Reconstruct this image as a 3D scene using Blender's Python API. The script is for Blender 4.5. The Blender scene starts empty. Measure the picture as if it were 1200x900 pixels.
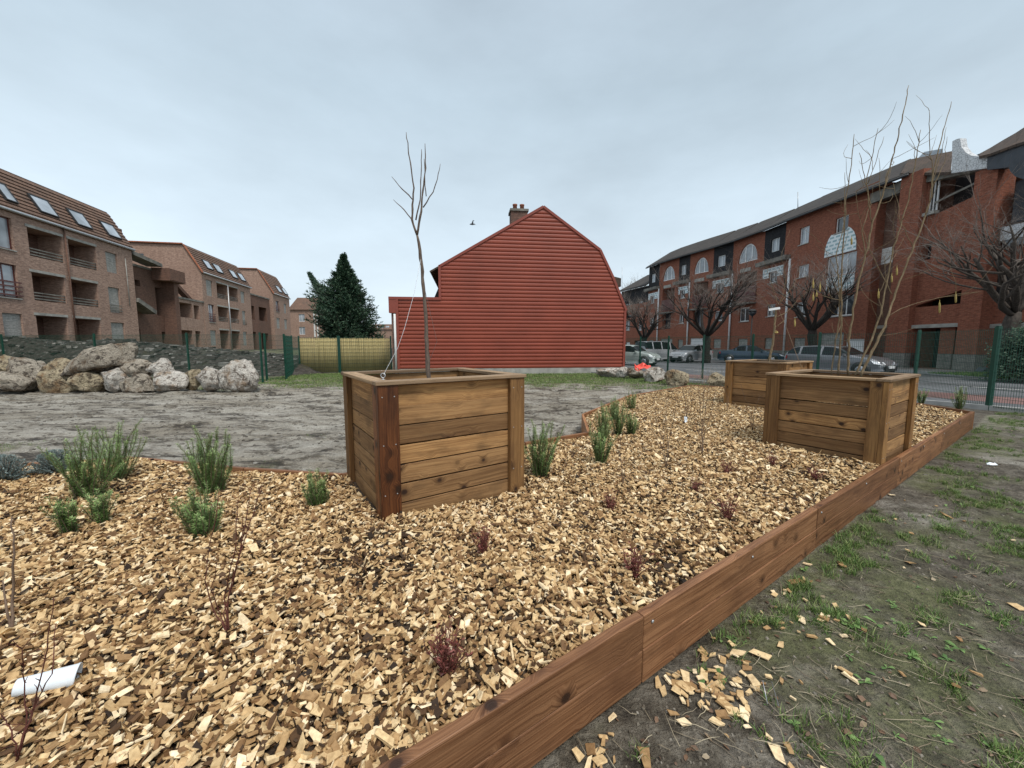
import bpy, math, random
import numpy as np
from mathutils import Vector, noise as mn
R=random.Random(7); NR=np.random.RandomState(5)
D=bpy.data; C=bpy.context.scene.collection
rad=math.radians
# ------------------------------------------------------------------ measuring camera (1200x900 photo pixels)
TH=math.atan(46/450); CT,ST=math.cos(TH),math.sin(TH); HC=1.5
def ray(x,y):
    u=(x-600)/450; v=(450-y)/450
    return (u,CT+v*ST,-ST+v*CT)
def gnd(x,y,z=0.0):
    r=ray(x,y); k=(z-HC)/r[2]; return (r[0]*k,r[1]*k)
def atY(x,y,Y):
    r=ray(x,y); k=Y/r[1]; return Vector((r[0]*k,Y,HC+r[2]*k))
# ------------------------------------------------------------------ mesh builder
class MB:
    def __init__(s): s.v=[];s.f=[];s.r=[];s.uv={};s.sm=[]
    def add(s,vs,fs,rnd=None,uvs=None,smooth=False):
        o=len(s.v); s.v+= [tuple(p) for p in vs]
        if rnd is None: rnd=R.random()
        for i,f in enumerate(fs):
            if uvs is not None: s.uv[len(s.f)]=uvs[i]
            s.f.append(tuple(o+a for a in f)); s.r.append(rnd); s.sm.append(smooth)
        return s
    def quad(s,a,b,c,d,rnd=None): return s.add([a,b,c,d],[(0,1,2,3)],rnd)
    def poly(s,pts,rnd=None): return s.add(pts,[tuple(range(len(pts)))],rnd)
    def hexa(s,p,rnd=None,uvs=None):   # p: 8 pts bottom 4 ccw, top 4 ccw
        return s.add(p,[(3,2,1,0),(4,5,6,7),(0,1,5,4),(1,2,6,5),(2,3,7,6),(3,0,4,7)],rnd,uvs)
    def box(s,x0,x1,y0,y1,z0,z1,fr=None,rnd=None):
        p=[(x0,y0,z0),(x1,y0,z0),(x1,y1,z0),(x0,y1,z0),(x0,y0,z1),(x1,y0,z1),(x1,y1,z1),(x0,y1,z1)]
        if fr: p=[fr(*q) for q in p]
        return s.hexa(p,rnd)
    def bar(s,a,b,w,h,up=(0,0,1),rnd=None,grain=True):
        a=Vector(a);b=Vector(b);d=b-a;L=d.length;d.normalize();up=Vector(up)
        sd=d.cross(up); 
        if sd.length<1e-4: sd=d.cross(Vector((0,1,0)))
        sd.normalize(); u2=sd.cross(d).normalized()
        W=sd*(w/2);Hh=u2*(h/2)
        p=[a-W-Hh,b-W-Hh,b+W-Hh,a+W-Hh,a-W+Hh,b-W+Hh,b+W+Hh,a+W+Hh]
        ou,ov=R.uniform(0,50),R.uniform(0,50)
        if grain:
            uvs=[[(ou,ov+w),(ou+L,ov+w),(ou+L,ov),(ou,ov)],[(ou,ov),(ou+L,ov),(ou+L,ov+w),(ou,ov+w)],
             [(ou,ov+2),(ou+L,ov+2),(ou+L,ov+2+h),(ou,ov+2+h)],[(ou,ov),(ou+.01,ov+w*.3),(ou+.01,ov+w*.3+.01),(ou,ov+.01)],
             [(ou+L,ov+3),(ou,ov+3),(ou,ov+3+h),(ou+L,ov+3+h)],[(ou,ov),(ou+.01,ov+w*.3),(ou+.01,ov+w*.3+.01),(ou,ov+.01)]]
        else: uvs=None
        return s.hexa(p,rnd,uvs)
    def tube(s,pts,rs,n=6,cap=True,rnd=None,smooth=True):
        pts=[Vector(p) for p in pts]
        if not hasattr(rs,'__len__'): rs=[rs]*len(pts)
        vs=[];prev=None
        for i,p in enumerate(pts):
            t=(pts[min(i+1,len(pts)-1)]-pts[max(i-1,0)])
            if t.length<1e-6: t=Vector((0,0,1))
            t.normalize()
            if prev is None:
                a=t.cross(Vector((0,0,1)))
                if a.length<.1: a=t.cross(Vector((1,0,0)))
            else: a=prev-t*prev.dot(t)
            if a.length<1e-5: a=t.orthogonal()
            a.normalize(); prev=a; b=t.cross(a)
            for k in range(n):
                an=2*math.pi*k/n; vs.append(p+(a*math.cos(an)+b*math.sin(an))*rs[i])
        fs=[]
        for i in range(len(pts)-1):
            for k in range(n):
                k2=(k+1)%n; fs.append((i*n+k,i*n+k2,(i+1)*n+k2,(i+1)*n+k))
        if cap: fs.append(tuple(range(n-1,-1,-1))); fs.append(tuple((len(pts)-1)*n+k for k in range(n)))
        return s.add(vs,fs,rnd,None,smooth)
    def lathe(s,c,prof,n=16,rnd=None,axis=(0,0,1)):
        ax=Vector(axis).normalized(); a=ax.orthogonal().normalized(); b=ax.cross(a); c=Vector(c)
        vs=[]
        for r,h in prof:
            for k in range(n):
                an=2*math.pi*k/n; vs.append(c+ax*h+(a*math.cos(an)+b*math.sin(an))*r)
        fs=[(i*n+k,i*n+(k+1)%n,(i+1)*n+(k+1)%n,(i+1)*n+k) for i in range(len(prof)-1) for k in range(n)]
        fs.append(tuple(range(n-1,-1,-1))); fs.append(tuple((len(prof)-1)*n+k for k in range(n)))
        return s.add(vs,fs,rnd,None,True)
    def prism(s,pts,ext,rnd=None):
        n=len(pts);e=Vector(ext);pts=[Vector(p) for p in pts]
        fs=[tuple(range(n-1,-1,-1)),tuple(range(n,2*n))]+[(i,(i+1)%n,n+(i+1)%n,n+i) for i in range(n)]
        return s.add(pts+[p+e for p in pts],fs,rnd)
    def build(s,name,mat,parent=None,loc=None):
        me=D.meshes.new(name); me.from_pydata(s.v,[],s.f); 
        at=me.attributes.new('rnd','FLOAT','FACE'); at.data.foreach_set('value',s.r)
        ul=me.uv_layers.new(name='UVMap'); co=np.zeros(len(me.loops)*2,dtype=np.float32)
        li=0
        for i,f in enumerate(s.f):
            n=len(f)
            if i in s.uv:
                for k in range(n): co[2*(li+k)],co[2*(li+k)+1]=s.uv[i][k]
            else:
                a=s.v[f[0]];b=s.v[f[1]];c=s.v[f[2]]
                if n>3: d=s.v[f[3]]; e1=(c[0]-a[0],c[1]-a[1],c[2]-a[2]); e2=(d[0]-b[0],d[1]-b[1],d[2]-b[2])
                else: e1=(b[0]-a[0],b[1]-a[1],b[2]-a[2]); e2=(c[0]-a[0],c[1]-a[1],c[2]-a[2])
                nx=e1[1]*e2[2]-e1[2]*e2[1];ny=e1[2]*e2[0]-e1[0]*e2[2];nz=e1[0]*e2[1]-e1[1]*e2[0]
                L=math.sqrt(nx*nx+ny*ny+nz*nz) or 1; nx/=L;ny/=L;nz/=L
                hl=math.hypot(nx,ny)
                if hl>.05:
                    tx,ty=-ny/hl,nx/hl; bx,by,bz=-nz*ty,nz*tx,nx*ty-ny*tx
                    for k in range(n):
                        q=s.v[f[k]]; co[2*(li+k)]=q[0]*tx+q[1]*ty; co[2*(li+k)+1]=q[0]*bx+q[1]*by+q[2]*bz
                else:
                    for k in range(n):
                        q=s.v[f[k]]; co[2*(li+k)]=q[0]; co[2*(li+k)+1]=q[1]
            li+=n
        ul.data.foreach_set('uv',co)
        me.polygons.foreach_set('use_smooth',s.sm)
        me.materials.append(mat); me.update()
        o=D.objects.new(name,me); C.objects.link(o)
        if loc is not None:
            me.transform(__import__('mathutils').Matrix.Translation(-Vector(loc))); o.location=loc
        if parent:
            o.parent=parent
            w=Vector(parent.location)
            if parent.parent: w+=Vector(parent.parent.location)
            o.location=Vector(o.location)-w
        return o
def tag(o,label=None,cat=None,group=None,kind=None):
    if label: o['label']=label
    if cat: o['category']=cat
    if group: o['group']=group
    if kind: o['kind']=kind
    return o
def empty(name,loc,label,cat,group=None):
    o=D.objects.new(name,None); C.objects.link(o); o.location=loc; o.empty_display_size=.1
    return tag(o,label,cat,group)
def npmesh(name,V,F,mat,rnd=None,smooth=False,attrs=None):
    me=D.meshes.new(name); nv=len(V);nf=len(F);k=F.shape[1]
    me.vertices.add(nv); me.vertices.foreach_set('co',V.astype(np.float32).ravel())
    me.loops.add(nf*k); me.loops.foreach_set('vertex_index',F.astype(np.int32).ravel())
    me.polygons.add(nf); me.polygons.foreach_set('loop_start',np.arange(0,nf*k,k,dtype=np.int32))
    me.polygons.foreach_set('loop_total',np.full(nf,k,dtype=np.int32))
    if rnd is not None:
        at=me.attributes.new('rnd','FLOAT','FACE'); at.data.foreach_set('value',rnd.astype(np.float32))
    for n,a in (attrs or {}).items():
        at=me.attributes.new(n,'FLOAT','POINT'); at.data.foreach_set('value',a.astype(np.float32))
    me.update(calc_edges=True)
    me.polygons.foreach_set('use_smooth',np.full(nf,smooth))
    me.materials.append(mat); o=D.objects.new(name,me); C.objects.link(o); return o
# ------------------------------------------------------------------ materials
class NT:
    def __init__(s,name):
        s.m=D.materials.new(name); s.m.use_nodes=True; s.t=s.m.node_tree; s.b=s.t.nodes['Principled BSDF']; s.out=s.t.nodes['Material Output']
    def n(s,ty,**kw):
        o=s.t.nodes.new(ty)
        for k,v in kw.items():
            if k[0]=='_': setattr(o,k[1:],v)
            else: s.set(o.inputs[int(k[1:]) if k[0]=='i' and k[1:].isdigit() else k.replace('__',' ')],v)
        return o
    def set(s,inp,v):
        if hasattr(v,'is_output') or isinstance(v,bpy.types.NodeSocket): s.t.links.new(v,inp)
        else: inp.default_value=v
    def ramp(s,fac,stops,interp='LINEAR'):
        o=s.t.nodes.new('ShaderNodeValToRGB'); s.t.links.new(fac,o.inputs[0]); cr=o.color_ramp; cr.interpolation=interp
        while len(cr.elements)<len(stops): cr.elements.new(.5)
        for e,(p,c) in zip(cr.elements,stops):
            e.position=p; e.color=(c[0],c[1],c[2],1) if hasattr(c,'__len__') else (c,c,c,1)
        return o.outputs[0]
    def noise(s,vec,scale,detail=4,rough=.55,dist=0):
        o=s.n('ShaderNodeTexNoise',Scale=scale,Detail=detail,Roughness=rough,Distortion=dist)
        if vec is not None: s.t.links.new(vec,o.inputs['Vector'])
        return o.outputs['Fac']
    def mapv(s,vec,sc):
        o=s.n('ShaderNodeMapping',Scale=sc); s.t.links.new(vec,o.inputs[0]); return o.outputs[0]
    def mix(s,f,a,b,mode='MIX'):
        o=s.n('ShaderNodeMix',_data_type='RGBA',_blend_type=mode)
        s.set(o.inputs[0],f)
        for i,v in ((6,a),(7,b)):
            if isinstance(v,tuple) and len(v)==3: v=v+(1,)
            s.set(o.inputs[i],v)
        return o.outputs[2]
    def math(s,op,a,b=0.0,clamp=False):
        o=s.n('ShaderNodeMath',_operation=op,_use_clamp=clamp); s.set(o.inputs[0],a); s.set(o.inputs[1],b); return o.outputs[0]
    def uv(s): return s.n('ShaderNodeUVMap').outputs[0]
    def obj(s): return s.n('ShaderNodeNewGeometry').outputs['Position']
    def attr(s,n): return s.n('ShaderNodeAttribute',_attribute_name=n).outputs['Fac']
    def bump(s,h,strength=.3,dist=.01):
        o=s.n('ShaderNodeBump',Strength=strength,Distance=dist); s.t.links.new(h,o.inputs['Height']); s.t.links.new(o.outputs[0],s.b.inputs['Normal'])
    def col(s,c,rough=.7,metal=0,spec=None):
        if isinstance(c,tuple) and len(c)==3: c=c+(1,)
        s.set(s.b.inputs['Base Color'],c); s.set(s.b.inputs['Roughness'],rough); s.b.inputs['Metallic'].default_value=metal
        if spec is not None: s.b.inputs['Specular IOR Level'].default_value=spec
        return s.m
def simple(name,c,rough=.6,metal=0,var=.15,scale=8,bump=0):
    t=NT(name); p=t.obj(); f=t.noise(p,scale,5)
    lo=tuple(x*(1-var) for x in c); hi=tuple(min(1,x*(1+var)) for x in c)
    cc=t.ramp(f,[(.3,lo),(.7,hi)])
    if bump: t.bump(t.noise(p,scale*6,3),bump,.01)
    return t.col(cc,rough,metal)
def brick(name,c1,c2,mortar,sx=.22,sy=.065,stain=(.25,.2,.17)):
    t=NT(name); uv=t.uv()
    b=t.n('ShaderNodeTexBrick',Scale=1.0,Mortar__Size=.006,Mortar__Smooth=.3,Bias=0.0,Brick__Width=sx,Row__Height=sy,Color1=c1+(1,),Color2=c2+(1,),Mortar=mortar+(1,))
    t.t.links.new(uv,b.inputs['Vector'])
    n1=t.noise(uv,.35,5,.6); n2=t.noise(t.mapv(uv,(2.5,.35,1)),1.2,4); n3=t.noise(t.mapv(uv,(1,3,1)),5,4,.7)
    c=t.mix(t.ramp(n1,[(.35,0),(.75,.5)]),b.outputs[0],stain)
    c=t.mix(t.ramp(n2,[(.5,0),(.8,.35)]),c,tuple(x*.55 for x in stain))
    c=t.mix(1.0,c,t.ramp(n3,[(.3,(.62,.62,.62)),(.7,(1.38,1.34,1.3))]),'MULTIPLY')
    t.bump(b.outputs['Fac'],-.25,.006)
    return t.col(c,.9,0,.2)
def wood(name,base,dark,light,knot=(.03,.014,.008),rough=.7,grain=1.0,kn=True,stain=None):
    t=NT(name); uv=t.uv(); r=t.attr('rnd')
    vo=t.n('ShaderNodeTexVoronoi',Scale=1.0,Randomness=1.0); t.t.links.new(t.mapv(uv,(6.0,7.0,1)),vo.inputs['Vector'])
    sel=t.ramp(t.n('ShaderNodeSeparateColor',i0=vo.outputs['Color']).outputs[0],[(.5,0),(.52,1)]) if kn else 0.0
    dist=vo.outputs['Distance']
    near=t.math('MULTIPLY',t.ramp(dist,[(.0,1),(.45,0)]),sel)
    wob=t.noise(t.mapv(uv,(1.3,5,1)),1.0,2)
    off=t.math('ADD',t.math('MULTIPLY',wob,.07),t.math('MULTIPLY',near,.05))
    cmb=t.n('ShaderNodeVectorMath',_operation='ADD'); t.t.links.new(uv,cmb.inputs[0])
    cx=t.n('ShaderNodeCombineXYZ'); t.t.links.new(off,cx.inputs[1]); t.t.links.new(cx.outputs[0],cmb.inputs[1])
    g1=t.noise(t.mapv(cmb.outputs[0],(.8,48,1)),1.0,3,.55); g2=t.noise(t.mapv(cmb.outputs[0],(2.5,150,1)),1.0,3,.6)
    big=t.noise(t.mapv(uv,(1.5,5,1)),1.5,5,.65)
    c=t.ramp(g1,[(.30,dark),(.43,base),(.55,light),(.60,base),(.72,dark)])
    c=t.mix(.4,c,t.ramp(g2,[(.35,dark),(.65,light)]))
    c=t.mix(1.0,c,t.ramp(r,[(0,(.60,.56,.52)),(.5,(.95,.93,.9)),(1,(1.35,1.28,1.12))]),'MULTIPLY')
    c=t.mix(t.ramp(big,[(.46,0),(.70,.7)]),c,dark)
    if stain: c=t.mix(t.ramp(t.noise(t.mapv(uv,(1,2.5,1)),2.2,3),[(.55,0),(.75,.75)]),c,stain)
    if kn:
        halo=t.math('MULTIPLY',t.ramp(t.math('ADD',dist,t.math('MULTIPLY',t.math('SUBTRACT',g2,.5),.25)),[(.13,.8),(.34,0)]),sel)
        c=t.mix(halo,c,tuple(x*.75 for x in dark))
        core=t.math('MULTIPLY',t.ramp(dist,[(.05,1),(.12,.85),(.16,0)]),sel)
        c=t.mix(core,c,knot)
    t.bump(t.math('ADD',g1,t.math('MULTIPLY',g2,.5)),.35*grain,.004)
    return t.col(c,rough,0,.3)
M={}
M['planter']=wood('planter_wood',(.275,.148,.062),(.115,.056,.023),(.42,.25,.115),stain=(.075,.045,.022))
M['planter_post']=wood('post_wood',(.22,.112,.04),(.095,.044,.017),(.33,.185,.072))
M['red_post']=wood('red_post_wood',(.13,.042,.016),(.018,.008,.005),(.25,.095,.035),rough=.45,grain=2)
M['edge']=wood('edging_wood',(.225,.10,.044),(.085,.034,.015),(.37,.19,.095),rough=.5,grain=2)
M['rim']=wood('rim_wood',(.25,.165,.10),(.13,.08,.045),(.37,.27,.18),kn=False)
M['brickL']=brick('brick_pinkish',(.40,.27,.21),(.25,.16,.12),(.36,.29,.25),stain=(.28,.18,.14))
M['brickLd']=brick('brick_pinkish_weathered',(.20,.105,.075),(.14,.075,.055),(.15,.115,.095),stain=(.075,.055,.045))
M['brickR']=brick('brick_red',(.285,.10,.06),(.205,.068,.043),(.26,.15,.11),stain=(.22,.085,.055))
M['brickD']=brick('brick_chimney',(.14,.06,.04),(.09,.04,.03),(.1,.08,.07))
M['conc']=simple('concrete',(.32,.31,.28),.9,0,.3,3,.3)
M['concd']=simple('concrete_weathered',(.16,.15,.13),.9,0,.5,2,.3)
M['white']=simple('white_paint',(.66,.66,.64),.6,0,.08,3)
M['whitef']=simple('white_frame',(.72,.73,.73),.4,0,.04,3)
M['redf']=simple('dark_red_frame',(.10,.028,.022),.5,0,.1,3)
M['stoneb']=brick('plinth_stone',(.27,.26,.24),(.2,.195,.18),(.12,.115,.11),.4,.2,(.13,.125,.11))
M['block']=brick('block_infill',(.36,.36,.34),(.29,.29,.28),(.2,.2,.19),.4,.2,(.22,.22,.2))
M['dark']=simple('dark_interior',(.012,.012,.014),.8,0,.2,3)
M['slate']=brick('slate_cladding',(.032,.033,.037),(.022,.023,.027),(.01,.01,.012),.22,.14,(.05,.05,.05))
M['slateb']=simple('blue_slate_panel',(.05,.058,.07),.7,0,.25,2,.2)
M['steel']=simple('galvanised',(.45,.46,.47),.4,.6,.1,10)
M['greenp']=simple('green_powder_coat',(.006,.055,.035),.45,0,.15,4)
M['siding']=simple('red_cladding',(.265,.053,.027),.5,0,.13,.8)
M['sidtrim']=simple('red_trim',(.23,.048,.028),.4,0,.07,3)
M['tyre']=simple('tyre',(.02,.02,.021),.85)
M['plastic_dark']=simple('dark_plastic',(.025,.026,.028),.6)
def glass_mat(name,c=(.05,.06,.07),rough=.05):
    t=NT(name); f=t.noise(t.obj(),.8,2); cc=t.ramp(f,[(.35,tuple(x*.5 for x in c)),(.7,c)]); return t.col(cc,rough,0,.8)
M['glass']=glass_mat('window_glass')
M['glassl']=glass_mat('pale_glass',(.42,.46,.5),.15)  # lighter bluish glass colour, a little rougher
M['skyl']=glass_mat('skylight_glass',(.5,.56,.62),.08)
M['cglass']=glass_mat('car_glass',(.015,.018,.022),.12); M['cglass'].node_tree.nodes['Principled BSDF'].inputs['Specular IOR Level'].default_value=.3
def rooftile(name,c1,c2,moss=(.05,.055,.03)):
    t=NT(name); uv=t.uv()
    b=t.n('ShaderNodeTexBrick',_offset=.5,Scale=1.0,Mortar__Size=.02,Mortar__Smooth=.6,Brick__Width=.3,Row__Height=.34,Color1=c1+(1,),Color2=c2+(1,),Mortar=tuple(x*.4 for x in c1)+(1,))
    t.t.links.new(uv,b.inputs['Vector'])
    c=t.mix(t.ramp(t.noise(uv,.7,5,.65),[(.45,0),(.75,.6)]),b.outputs[0],moss)
    t.bump(b.outputs['Fac'],-.6,.03); return t.col(c,.85,0,.3)
M['tileL']=rooftile('roof_tile_brown',(.20,.12,.085),(.14,.088,.066),(.10,.075,.058))
M['tileR']=rooftile('roof_tile_dark',(.06,.05,.045),(.04,.035,.033),(.065,.06,.05))
M['tileB']=rooftile('roof_tile_rust',(.09,.06,.045),(.06,.045,.037),(.05,.045,.035))
M['ridgeo']=simple('ridge_tile',(.34,.12,.06),.8,0,.3,3)
def mosaic():
    t=NT('turquoise_tiles'); uv=t.uv()
    b=t.n('ShaderNodeTexBrick',_offset=.5,Scale=1.0,Mortar__Size=.03,Mortar__Smooth=0.0,Bias=0.0,Brick__Width=.5,Row__Height=.27,Color1=(.22,.36,.4,1),Color2=(.30,.42,.45,1),Mortar=(.7,.74,.74,1))
    t.t.links.new(uv,b.inputs['Vector'])
    b2=t.n('ShaderNodeTexBrick',_offset=.5,Scale=1.0,Mortar__Size=.07,Mortar__Smooth=0.0,Brick__Width=.5,Row__Height=.27,Color1=(0,0,0,1),Color2=(0,0,0,1),Mortar=(1,1,1,1))
    t.t.links.new(uv,b2.inputs['Vector'])
    c=t.mix(b2.outputs[0],b.outputs[0],(.68,.73,.74)); return t.col(c,.3)
M['mosaic']=mosaic()
def crackle():
    t=NT('white_mosaic'); vo=t.n('ShaderNodeTexVoronoi',_feature='DISTANCE_TO_EDGE',Scale=7.0)
    t.t.links.new(t.uv(),vo.inputs['Vector']); c=t.ramp(vo.outputs[0],[(.0,(.18,.18,.19)),(.07,(.6,.61,.62))]); return t.col(c,.5)
M['crackle']=crackle()
def rockmat(name,c,s,d):
    t=NT(name); g=t.n('ShaderNodeTexCoord').outputs['Object']
    n1=t.noise(g,2.2,8,.65); n2=t.noise(g,6,7,.7,.6); n3=t.noise(g,28,4)
    cc=t.ramp(n1,[(.38,s),(.5,c),(.72,tuple(min(1,x*1.25) for x in c))])
    cc=t.mix(t.ramp(n2,[(.50,0),(.60,.92)]),cc,d)  # dark patches: dirt plus crevice shade put into the colour
    cc=t.mix(.4,cc,t.mix(1.0,cc,t.ramp(n3,[(.3,(.25,.25,.25)),(.7,(1.4,1.4,1.4))]),'MULTIPLY'))
    t.bump(t.math('ADD',n2,t.math('MULTIPLY',n3,.4)),1.0,.2); return t.col(cc,.85,0,.3)
M['rockw']=rockmat('limestone_pale',(.70,.65,.58),(.42,.31,.22),(.17,.13,.10))
M['rocko']=rockmat('limestone_ochre',(.52,.43,.29),(.30,.19,.10),(.10,.072,.05))
M['rockd']=rockmat('limestone_muddy',(.47,.41,.33),(.22,.15,.095),(.06,.045,.035))
def bark(name,c,d,sc=20):
    t=NT(name); g=t.obj(); n=t.noise(t.mapv(g,(1,1,.35)),sc,5,.65)
    t.bump(n,.5,.01); return t.col(t.ramp(n,[(.3,d),(.7,c)]),.9,0,.2)
M['bark']=bark('street_tree_bark',(.115,.095,.08),(.04,.034,.03),14)
M['twig']=bark('twig_bark',(.27,.23,.20),(.14,.115,.10),30)
M['barkd']=bark('dark_bark',(.05,.042,.036),(.015,.013,.012),14)
M['sap']=bark('sapling_bark',(.19,.145,.115),(.08,.06,.05),60)
M['hazel']=bark('hazel_bark',(.27,.20,.12),(.12,.085,.05),50)
M['pgrey']=bark('pale_twig',(.3,.27,.24),(.2,.18,.16),10)
M['redstem']=bark('red_stem',(.17,.06,.045),(.08,.03,.024),60)
M['drystem']=bark('dry_stem',(.24,.17,.12),(.12,.08,.06),60)
def leafm(name,stops,rough=.55,trans=.15):
    t=NT(name); c=t.ramp(t.attr('rnd'),stops)
    t.col(c,rough,0,.3)
    return t.m
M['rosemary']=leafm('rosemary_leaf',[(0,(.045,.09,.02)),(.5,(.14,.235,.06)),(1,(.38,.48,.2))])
M['santolina']=leafm('grey_leaf',[(0,(.10,.14,.13)),(1,(.28,.34,.33))])
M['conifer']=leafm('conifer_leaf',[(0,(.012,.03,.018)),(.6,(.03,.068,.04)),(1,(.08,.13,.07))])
M['grass']=leafm('grass_blade',[(0,(.055,.10,.025)),(.55,(.12,.21,.05)),(1,(.30,.33,.13))])
M['weed']=leafm('weed_leaf',[(0,(.06,.12,.03)),(1,(.18,.28,.09))])
M['redleaf']=leafm('heuchera_leaf',[(0,(.07,.018,.015)),(1,(.22,.06,.045))])
M['dead']=leafm('dead_leaf',[(0,(.07,.04,.025)),(.7,(.17,.10,.06)),(1,(.3,.24,.16))])
M['straw']=leafm('dry_stalk',[(0,(.16,.12,.08)),(1,(.42,.36,.25))])
M['catkin']=simple('catkin',(.36,.27,.085),.8,0,.25,80)
def chipmat():
    t=NT('wood_chip'); g=t.obj(); r=t.attr('rnd')
    c=t.ramp(r,[(0,(.02,.014,.01)),(.06,(.05,.03,.018)),(.13,(.11,.06,.028)),(.28,(.25,.145,.068)),(.5,(.47,.315,.155)),(.75,(.70,.53,.30)),(1,(.92,.80,.58))])
    n=t.noise(t.mapv(g,(1,1,1)),60,3,.6); n2=t.noise(g,6,3)
    c=t.mix(1.0,c,t.ramp(n,[(.3,(.72,.66,.6)),(.7,(1.15,1.12,1.08))]),'MULTIPLY')
    c=t.mix(t.ramp(n2,[(.55,0),(.8,.25)]),c,(.14,.085,.05))
    t.bump(n,.4,.002); return t.col(c,.75,0,.25)
M['chip']=chipmat()
M['mulch']=simple('mulch_soil',(.055,.036,.022),.95,0,.5,25,.6)
def groundmat():
    t=NT('site_ground'); g=t.obj()
    ng=t.noise(g,.9,6,.65); nf=t.noise(g,9,6,.7); nx=t.math('ADD',t.math('MULTIPLY',t.noise(t.mapv(g,(.45,1.3,1)),2.6,8,.75,.3),.75),t.math('MULTIPLY',t.noise(t.mapv(g,(.8,1.5,1)),11,6,.75),.25)); nn=t.noise(g,45,4,.65)
    mud=t.ramp(nx,[(.415,(.05,.04,.03)),(.46,(.16,.138,.108)),(.495,(.30,.275,.235)),(.62,(.46,.435,.385))])  # dark stops paint furrow shade into the colour along with wet mud
    pb=t.ramp(t.noise(t.mapv(g,(.12,.5,1)),1.6,5,.6),[(.46,0),(.6,.65)]); mud=t.mix(pb,mud,t.mix(1.0,mud,(.62,.57,.49),'MULTIPLY'))
    soil=t.ramp(nf,[(.3,(.038,.029,.021)),(.47,(.105,.088,.065)),(.7,(.225,.2,.162))])
    gr=t.ramp(nf,[(.3,(.06,.058,.028)),(.5,(.115,.125,.05)),(.7,(.19,.19,.09))])
    c=t.mix(t.attr('mud'),soil,mud)
    gm=t.math('MULTIPLY',t.attr('grass'),t.ramp(t.noise(g,3,5,.7),[(.35,.1),(.55,1)]))
    c=t.mix(gm,c,gr)
    c=t.mix(.5,c,t.mix(1.0,c,t.ramp(nn,[(.32,(.35,.35,.35)),(.68,(1.5,1.47,1.42))]),'MULTIPLY'))
    h=t.math('ADD',t.math('MULTIPLY',nx,1.2),t.math('MULTIPLY',nn,.4)); t.bump(h,1.0,.09)
    ro=t.ramp(nx,[(.35,.45),(.6,.9)]); return t.col(c,ro,0,.35)
M['ground']=groundmat()
def rubble():
    t=NT('dark_rubble'); g=t.obj(); n=t.noise(g,5,8,.72); n2=t.noise(g,.6,4)
    c=t.ramp(n,[(.3,(.022,.019,.017)),(.5,(.055,.048,.041)),(.68,(.12,.11,.098)),(.8,(.3,.29,.27))])
    c=t.mix(t.ramp(n2,[(.55,0),(.7,.45)]),c,(.08,.08,.035)); t.bump(n,1.0,.12); return t.col(c,.9,0,.2)
M['rubble']=rubble()
def asphalt(name,c):
    t=NT(name); g=t.obj(); n=t.noise(g,60,3,.7); n2=t.noise(t.mapv(g,(1,1,1)),.5,4)
    cc=t.ramp(n2,[(.35,tuple(x*.75 for x in c)),(.7,tuple(x*1.3 for x in c))]); cc=t.mix(.3,cc,t.ramp(n,[(.3,(0,0,0)),(.7,tuple(min(1,x*2) for x in c))]))
    return t.col(cc,t.ramp(n2,[(.4,.45),(.65,.8)]),0,.4)
M['asph']=asphalt('wet_asphalt',(.115,.118,.125)); M['redlane']=asphalt('red_asphalt',(.2,.11,.10)); M['pave']=asphalt('pavement_grey',(.21,.2,.185))
M['kerb']=simple('kerb_stone',(.36,.355,.34),.85,0,.2,4)
def reed():
    t=NT('reed'); uv=t.uv(); n=t.noise(t.mapv(uv,(30,.4,1)),1.5,4,.7); n2=t.noise(t.mapv(uv,(4,.3,1)),1,3)
    c=t.ramp(n,[(.28,(.20,.15,.06)),(.5,(.42,.34,.15)),(.75,(.56,.47,.25))]); c=t.mix(t.ramp(n2,[(.5,0),(.75,.4)]),c,(.22,.17,.07))
    return t.col(c,.7)
M['reed']=reed()
M['cup']=simple('white_plastic',(.72,.77,.82),.35,0,.04,30)
def paint(name,c): 
    t=NT(name); f=t.noise(t.obj(),3,3); t.b.inputs['Coat Weight'].default_value=.6; return t.col(t.ramp(f,[(.3,tuple(x*.85 for x in c)),(.7,c)]),.35,.25,.5)
M['lampr']=simple('red_lens',(.35,.02,.02),.2); M['lampw']=simple('clear_lens',(.75,.77,.8),.15); M['rim2']=simple('wheel_rim',(.35,.36,.38),.3,.7)
M['redplastic']=simple('red_plastic_sheet',(.75,.10,.07),.5,0,.15,8)
M['bird']=simple('bird_feathers',(.1,.1,.11),.8)
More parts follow.
